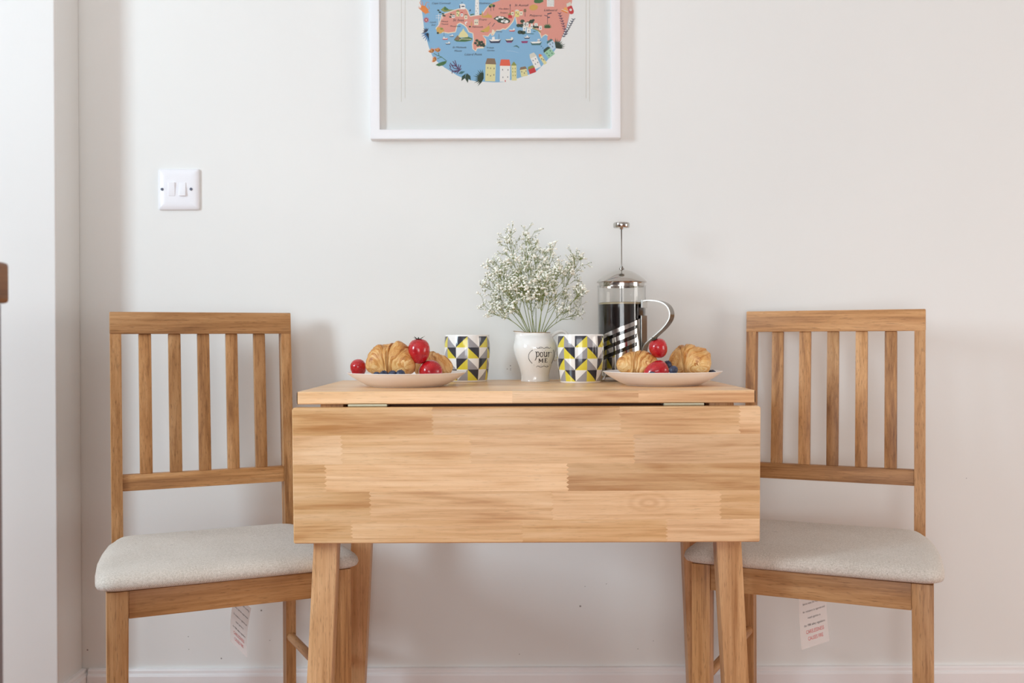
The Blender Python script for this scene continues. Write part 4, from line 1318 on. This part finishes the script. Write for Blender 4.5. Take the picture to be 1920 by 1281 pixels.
# ------------------------------------------------------------------ food
def croissant(px, py, Y, label, arc, R, rmax, rz, seed, tilt=(0, 0), sz=1.0, segs=5.5, taper=.8, drop=.0):
    """a rolled crescent; (px, py) is the top of its visible bulk"""
    nu, nv = 260, 64
    v = []; f = []; cc = []
    off = Vector((seed * 3.1, seed * 1.7, seed * .3))
    N3 = noise.noise
    for i in range(nu + 1):
        u = -1 + 2 * i / nu
        th = u * arc / 2
        c = Vector((R * sin(th), R * (1 - cos(th)), 0))
        nrm = Vector((-sin(th), cos(th), 0))
        env = max(0.0, 1 - abs(u) ** 2.2) ** taper
        env = max(env, .30 * max(0.0, 1 - abs(u) ** 14) ** .5)
        for j in range(nv):
            w = 2 * pi * j / nv
            cw, sw_ = cos(w), sin(w)
            wob = .55 * N3(Vector((cw * .9, sw_ * .9, u * 2.2)) + off) + .25 * N3(Vector((cw * 2.2, sw_ * 2.2, u * 4)) + off)
            # the dough is rolled: every wrap ends in a lip that runs aslant round the roll
            ue = abs(u) ** .9 * segs + (.80 if u > 0 else -.65) * sin(w + .7) + wob
            s_ = ue - math.floor(ue)
            lip = s_ ** .45 * (1 - s_ ** 16)
            fl = N3(Vector((ue * 5.0, cw * .8, sw_ * .8 + u)) + off)          # flaky sheets along the wrap
            fl2 = N3(Vector((ue * 14.0, cw * 1.6, sw_ * 1.6 + u)) + off)
            r = rmax * env * (.80 + .22 * lip * (.6 + .4 * N3(Vector((cw, sw_, u * 3)) + off)))
            r *= 1 + .15 * N3(Vector((u * 2.4, cw * 1.2, sw_ * 1.2)) + off) + .035 * fl + .020 * fl2 + .02 * N3(Vector((u * 14, cw * 5, sw_ * 5)) + off)
            r = max(r, .0005)
            v.append(c + nrm * (r * cw) + Vector((0, 0, r * sw_ * sz)))
            cc.append(((ue + 20) / 40, (1 + cw) / 2, max(0.0, min(1.0, .40 * s_ ** 6 + .30 * max(0, sw_) + .45 * fl + .35 * fl2 + .18 - .3 * (1 - s_) ** 6))))
    for i in range(nu):
        for j in range(nv):
            f.append((i * nv + j, (i + 1) * nv + j, (i + 1) * nv + (j + 1) % nv, i * nv + (j + 1) % nv))
    f.append(tuple(range(nv))); f.append(tuple(nu * nv + j for j in reversed(range(nv))))
    Rm = Matrix.Rotation(radians(rz), 3, 'Z') @ Matrix.Rotation(radians(tilt[0]), 3, 'X') @ Matrix.Rotation(radians(tilt[1]), 3, 'Y')
    v = [Rm @ p for p in v]
    x0 = (min(p.x for p in v) + max(p.x for p in v)) / 2; y0 = (min(p.y for p in v) + max(p.y for p in v)) / 2
    top = max(p.z for p in v)
    g = at(px, py, Y)
    zg = g.z - top
    cx, cy = ground(PLX if px < 960 else PRX, PLY if px < 960 else PRY)[:2]
    for p in v:                                                            # settled on the plate: the underside is pressed flat
        p.x -= x0; p.y -= y0
        zmin = plate_z(sqrt((p.x + g.x - cx) ** 2 + (p.y + Y - cy) ** 2)) + .0012
        if p.z + zg < zmin: p.z = zmin - zg + .0012 * random.random()
    o = mesh_obj('croissant', [Vector((p.x, p.y, p.z - 0)) for p in v], f, 'pastry', None, smooth=True, loc=(g.x, Y, zg))
    at_ = o.data.color_attributes.new('crust', 'FLOAT_COLOR', 'POINT')
    for i, c in enumerate(cc): at_.data[i].color = (c[0], c[1], c[2], 1)
    return tag(o, label, 'croissant', 'croissants on the breakfast plates')


def strawberry(px, py, Y, R, H, label, rot=(0, 0, 0), seed=1, leaves=True):
    """centre of the berry at (px, py, Y); local +Z is the stalk end"""
    g = at(px, py, Y)
    S_ = thing('strawberry', label, 'strawberry', tuple(g), 0, 'strawberries on the breakfast plates')
    S_.rotation_euler = tuple(radians(a) for a in rot)
    n, m_ = 36, 26
    rnd = random.Random(seed)
    def prof(t):   # t 0 at stalk, 1 at tip
        a = t * pi
        return R * (sin(a) ** .78) * (1.06 - .34 * t ** 1.6), H / 2 * cos(a) * (1 if t < .5 else 1.0)
    seeds = []
    for k in range(90):
        t = .10 + .86 * (k + .5) / 90; seeds.append((t, k * 2.39996))
    v = []; f = []
    for i in range(m_ + 1):
        t = i / m_
        for j in range(n):
            w = 2 * pi * j / n; r, z = prof(t)
            r *= 1 + .03 * noise.noise(Vector((cos(w) * 1.5, sin(w) * 1.5, t * 3 + seed)))
            v.append(Vector((r * cos(w), r * sin(w), z)))
    for i in range(m_):
        for j in range(n): f.append((i * n + j, (i + 1) * n + j, (i + 1) * n + (j + 1) % n, i * n + (j + 1) % n))
    fm = [0] * len(f)
    for t, w in seeds:
        r, z = prof(t); r2, z2 = prof(t + .02)
        p = Vector((r * cos(w), r * sin(w), z)); tn = (Vector((r2 * cos(w), r2 * sin(w), z2)) - p).normalized(); sd = Vector((-sin(w), cos(w), 0)); nn = sd.cross(tn).normalized()
        if nn.dot(p) < 0: nn = -nn
        k = len(v); a, b = .00072, .00045
        v += [p + tn * a + nn * .0001, p + sd * b + nn * .0001, p - tn * a + nn * .0001, p - sd * b + nn * .0001, p + nn * .0006]
        f += [(k, k + 1, k + 4), (k + 1, k + 2, k + 4), (k + 2, k + 3, k + 4), (k + 3, k, k + 4)]; fm += [1] * 4
    mesh_obj('flesh', v, f, ['red', 'seed'], S_, smooth=True, fmat=fm)
    if leaves:
        v = []; f = []
        for k in range(8):
            a = k * pi / 4 + rnd.uniform(-.2, .2); L_ = R * rnd.uniform(.45, .62); lift = rnd.uniform(.0015, .006)
            d = Vector((cos(a), sin(a), 0)); sd = Vector((-sin(a), cos(a), 0)); b0 = Vector((0, 0, H / 2 - .0002))
            i0 = len(v)
            for t, w_ in ((0, .0012), (.5, .0021), (1, .0002)):
                c = b0 + d * (L_ * t) + Vector((0, 0, lift * t * t - .0006 * t))
                v += [c + sd * w_, c - sd * w_, c + Vector((0, 0, .0005))]
            for r_ in range(2):
                q = i0 + 3 * r_
                f += [(q, q + 3, q + 5, q + 2), (q + 2, q + 5, q + 4, q + 1), (q, q + 1, q + 4, q + 3)]
        vv, ff = tube_data([(0, 0, H / 2 - .001), (.0006, 0, H / 2 + .003)], .0009, 6); k = len(v)
        v += vv; f += [tuple(a + k for a in q) for q in ff]
        mesh_obj('calyx', v, f, 'calyx', S_)
    return S_


def blueberry(px, py, Y, R, label, rot=(0, 0, 0)):
    g = at(px, py, Y)
    B = thing('blueberry', label, 'blueberry', tuple(g), 0, 'blueberries on the breakfast plates')
    B.rotation_euler = tuple(radians(a) for a in rot)
    lathe('skin', [(0, -R * .9)] + [(R * sin(a), -R * .9 * cos(a)) for a in [pi * i / 16 for i in range(1, 14)]] + [(R * .30, R * .82), (R * .22, R * .74), (0, R * .70)], 'blue', B, 28)
    v = []; f = []
    for k in range(5):
        a = 2 * pi * k / 5; k0 = len(v)
        for da, rr, zz in ((-.45, .30, .80), (.45, .30, .80), (0, .50, .95)): v.append((R * rr * cos(a + da), R * rr * sin(a + da), R * zz))
        v.append((R * .27 * cos(a), R * .27 * sin(a), R * .86))
        f += [(k0, k0 + 1, k0 + 2), (k0, k0 + 2, k0 + 3), (k0 + 1, k0 + 3, k0 + 2)]
    mesh_obj('crown', v, f, 'blue', B)


croissant(733, 639.0, 1.790, 'large croissant at front of left plate behind the blueberries', 2.9, .0330, .0335, 165, 3, (-22, 0), 1.10, 2.6, .55)
croissant(812, 658.5, 1.842, 'croissant partly hidden behind strawberries on right side of left plate', 1.9, .042, .0290, -30, 8, (0, 0), 1.0, 3.0, .6)
croissant(1195, 656.5, 1.800, 'low croissant on left side of the right plate', 2.3, .036, .0265, 152, 12, (-10, 0), 1.0, 2.8, .6)
croissant(1294, 645.0, 1.812, 'tall croissant on right side of the right plate', 2.8, .0300, .0310, 138, 21, (-20, 0), 1.08, 2.6, .55)

strawberry(785.8, 659, 1.775, .0200, .0445, 'strawberry perched on top of the croissants on left plate', (3, -3, 0), 1)
strawberry(672, 691, 1.806, .0150, .0330, 'strawberry at the far left edge of left plate', (20, -20, 40), 2, leaves=False)
strawberry(806, 697, settle(806, 697, .0195, PLX), .0215, .0450, 'strawberry low at front right of left plate beside the mug', (70, 70, 10), 3, leaves=False)
strawberry(1234.5, 653.5, 1.785, .0172, .0350, 'strawberry with dark leaf tips on top of the right plate', (10, -24, 0), 4)
strawberry(1230, 697, settle(1230, 697, .0185, PRX), .0190, .0450, 'strawberry lying low at front of the right plate', (0, 68, 0), 5, leaves=False)

BL = [(706, 704.5, 1.718, .0072, 'leftmost of four blueberries at front of left plate'), (720, 703.0, 1.712, .0080, 'second blueberry from the left at front of left plate'),
      (735.5, 702.4, 1.712, .0078, 'third blueberry from the left at front of left plate'), (751, 701.4, 1.713, .0080, 'rightmost of four blueberries at front of left plate'),
      (1222.5, 704.5, 1.716, .0078, 'blueberry in front of the low strawberry on right plate'), (1335, 701.0, 1.800, .0082, 'blueberry at the right rim of right plate'),
      (1262.5, 694, 1.775, .0080, 'lower blueberry tucked between the two croissants on right plate'), (1251.5, 684, 1.800, .0080, 'upper blueberry between croissants under the leafy strawberry')]
for i, (x, y, Y, R, lb) in enumerate(BL): blueberry(x, y, settle(x, y, R, PLX if x < 900 else PRX) if i not in (5, 7) else Y, R, lb, ((i * 47) % 70 - 20, (i * 31) % 60 - 30, 0))

# ------------------------------------------------------------------ flowers
rnd = random.Random(21)
ICO = None


def ico():
    bm = bmesh.new(); bmesh.ops.create_icosphere(bm, subdivisions=1, radius=1.0)
    bm.verts.ensure_lookup_table()
    r = ([v.co.copy() for v in bm.verts], [tuple(v.index for v in f.verts) for f in bm.faces]); bm.free(); return r


ICV, ICF = ico()
OCV = [Vector(p) for p in ((1, 0, 0), (-1, 0, 0), (0, 1, 0), (0, -1, 0), (0, 0, 1), (0, 0, -1))]
OCF = [(0, 2, 4), (2, 1, 4), (1, 3, 4), (3, 0, 4), (2, 0, 5), (1, 2, 5), (3, 1, 5), (0, 3, 5)]


def rdir(d, ang):
    a = d.orthogonal().normalized(); b = d.cross(a); w = rnd.uniform(0, 2 * pi)
    return (d * cos(ang) + (a * cos(w) + b * sin(w)) * sin(ang)).normalized()


def sprig(tip, rimx, rimy, label, dens=1.0, bend=0.0, start=.34):
    g0 = Vector((JX + rimx * .25, JY + rimy * .25, TOP + .012))
    g1 = Vector((JX + rimx, JY + rimy, TOP + .0985))
    o = thing('gypsophila_sprig', label, 'flower', tuple(g0), 0, 'white gypsophila sprigs in the jug')
    sv, sf, bv, bf, dv, df = [], [], [], [], [], []
    def blossom(p, s):
        k = len(bv); q = Vector((rnd.uniform(.8, 1.2), rnd.uniform(.8, 1.2), rnd.uniform(.7, 1.1)))
        for c in ICV:
            m_ = s * rnd.uniform(.62, 1.25); bv.append(p + Vector((c.x * q.x, c.y * q.y, c.z * q.z)) * m_)
        for t in ICF: bf.append(tuple(k + a for a in t))
    def bud(p, s):
        k = len(dv)
        for c in OCV: dv.append(p + c * s)
        for t in OCF: df.append(tuple(k + a for a in t))
    def end(p, d):
        if p.y > WALLY - .012: return
        if rnd.random() < .68: blossom(p, rnd.uniform(.0018, .0030))
        else: bud(p, rnd.uniform(.0008, .0013))
    P1 = g1 - g0; P2 = tip - g0
    path = []
    n = 14
    mid = (P1 + P2) / 2 + Vector((0, 0, bend))
    for i in range(4): path.append(P1 * (i / 4))
    for i in range(n + 1):
        t = i / n; path.append(P1 * (1 - t) ** 2 + mid * 2 * t * (1 - t) + P2 * t * t)
    N_ = len(path)
    tube_data(path, [.00100 - .0006 * i / (N_ - 1) for i in range(N_)], 5, True, sv, sf)
    Lm = (P2 - P1).length
    def branch(p, d, L_, r, depth):
        if (g0 + p + d * L_).y > WALLY - .014: d = Vector((d.x, -abs(d.y) * .3, d.z)).normalized()
        m1 = p + d * L_ * .5 + Vector((0, 0, -.04 * L_)); e = p + d * L_ + Vector((0, 0, .03 * L_))
        tube_data([p, m1, e], [r, r * .85, r * .7], 4, False, sv, sf)
        if depth == 0:
            end(e, d)
            if rnd.random() < .5:
                q = e + rdir(d, .9) * .005; tube_data([m1, q], [.0003, .00025], 3, False, sv, sf); end(q, d)
            return
        k = 3 if depth > 1 else rnd.choice((3, 3, 4, 4))
        for _ in range(k):
            t = rnd.uniform(.55, 1.0); b = p + (e - p) * t
            dd = (rdir(d, rnd.uniform(.45, 1.15)) + Vector((0, 0, .12))).normalized()
            branch(b, dd, L_ * rnd.uniform(.38, .66), r * .72, depth - 1)
    nb = int(round((8 + Lm * 92) * dens))
    for i in range(nb):
        t = start + (1 - start) * (i + rnd.random()) / nb
        idx = 4 + t * n; a = int(min(idx, N_ - 2)); p = path[a] + (path[a + 1] - path[a]) * (idx - a)
        d = (path[min(a + 1, N_ - 1)] - path[a]).normalized()
        dd = (rdir(d, rnd.uniform(.35, .85)) + Vector((0, -.05, .12))).normalized()
        branch(p, dd, rnd.uniform(.016, .034), .00045, 2 if rnd.random() < .6 else 1)
    branch(path[-1], (path[-1] - path[-2]).normalized(), .014, .0005, 2)
    mesh_obj('stem', sv, sf, 'stem', o, smooth=True)
    b = mesh_obj('blossom', bv, bf, 'blossom', o, smooth=True); b['kind'] = 'stuff'
    d_ = mesh_obj('bud', dv, df, 'bud', o); d_['kind'] = 'stuff'


COMMON = 'thin branching gypsophila sprig amid the dense middle of the bunch in the jug'
SPR = [  # tip pixel, depth, rim offsets, label, density
    (986, 455, 1.965, -.004, -.010, 'tallest gypsophila sprig, rising above the middle of the bunch', .9, 0),
    (958, 466, 1.975, -.010, .006, 'tall gypsophila sprig just left of the tallest one', .85, 0),
    (930, 505, 1.950, -.015, -.004, 'gypsophila sprig fanning out to the upper left of the bunch', 1.0, .004),
    (920, 540, 1.985, -.018, .004, 'gypsophila sprig reaching furthest left of the bunch', 1.0, .006),
    (930, 590, 1.960, -.021, -.006, 'low drooping gypsophila sprig leaning over the jug spout', .6, .012),
    (1080, 500, 1.965, .016, -.004, 'gypsophila sprig reaching up to the right with bare lower stem', .8, 0),
    (1083, 558, 1.955, .019, .002, 'low gypsophila sprig leaning furthest right toward the coffee press', .8, .006),
    (1074, 592, 1.975, .021, .006, 'lowest gypsophila sprig bending right over the jug handle', .6, .010),
    (1030, 488, 1.945, .006, -.012, 'tall gypsophila sprig right of the tallest one', .95, 0),
    (945, 520, 2.000, -.012, .012, COMMON, .9, 0), (975, 505, 1.930, -.006, -.016, COMMON, .95, 0), (1005, 500, 2.005, .002, .014, COMMON, .95, 0),
    (1045, 520, 1.935, .012, -.012, COMMON, .95, 0), (1020, 535, 1.925, .008, -.018, COMMON, .85, 0), (958, 555, 1.930, -.012, -.014, COMMON, .85, 0), (990, 550, 2.010, 0, .016, COMMON, .8, 0)]
for x, y, Y, rx_, ry_, lb, dn, bd in SPR:
    sprig(at(x, y, Y), rx_, ry_, lb, dn, bd, .62 if 'bare' in lb else .34)

# ------------------------------------------------------------------ light
def area(name, loc, target, sx, sy, power, col):
    l_ = bpy.data.lights.new(name, 'AREA'); l_.shape = 'RECTANGLE'; l_.size = sx; l_.size_y = sy; l_.energy = power; l_.color = col
    o = bpy.data.objects.new(name, l_); COL.objects.link(o); o.location = loc
    dvec = (Vector(target) - Vector(loc)).normalized()
    o.rotation_euler = dvec.to_track_quat('-Z', 'Y').to_euler()
    return o


c1 = ((W1[0] + W1[1]) / 2, (W1[2] + W1[3]) / 2)
area('window_light_left', (RX0 - .02, c1[0], c1[1]), (RX0 + 1, c1[0], c1[1]), W1[1] - W1[0], W1[3] - W1[2], 70, (0.72, 0.885, 1.0))
c2 = ((W2[0] + W2[1]) / 2, (W2[2] + W2[3]) / 2)
area('window_light_right', (RX1 + .02, c2[0], c2[1]), (RX1 - 1, c2[0], c2[1]), W2[1] - W2[0], W2[3] - W2[2], 20, (1.0, 0.955, 0.90))
c3 = ((W3[0] + W3[1]) / 2, (W3[2] + W3[3]) / 2)
area('fill_light_behind', (c3[0], RY0 - .02, c3[1]), (c3[0], RY0 + 1, c3[1]), W3[1] - W3[0], W3[3] - W3[2], 50, (0.92, 0.965, 1.0))  # fill lamp added behind the camera to brighten the table front
w = bpy.data.worlds.new('daylight'); scene.world = w; w.use_nodes = True
w.node_tree.nodes['Background'].inputs[0].default_value = (0.9, 0.95, 1.0, 1); w.node_tree.nodes['Background'].inputs[1].default_value = 0.3

scene.view_settings.view_transform = 'Standard'; scene.view_settings.look = 'None'
scene.view_settings.gamma = 1.0; scene.view_settings.use_curve_mapping = False
scene.view_settings.exposure = 0.0
scene.cycles.use_denoising = True
scene.cycles.max_bounces = 10; scene.cycles.diffuse_bounces = 6; scene.cycles.transparent_max_bounces = 16
scene.cycles.sample_clamp_indirect = 6.0; scene.cycles.caustics_reflective = False; scene.cycles.caustics_refractive = False
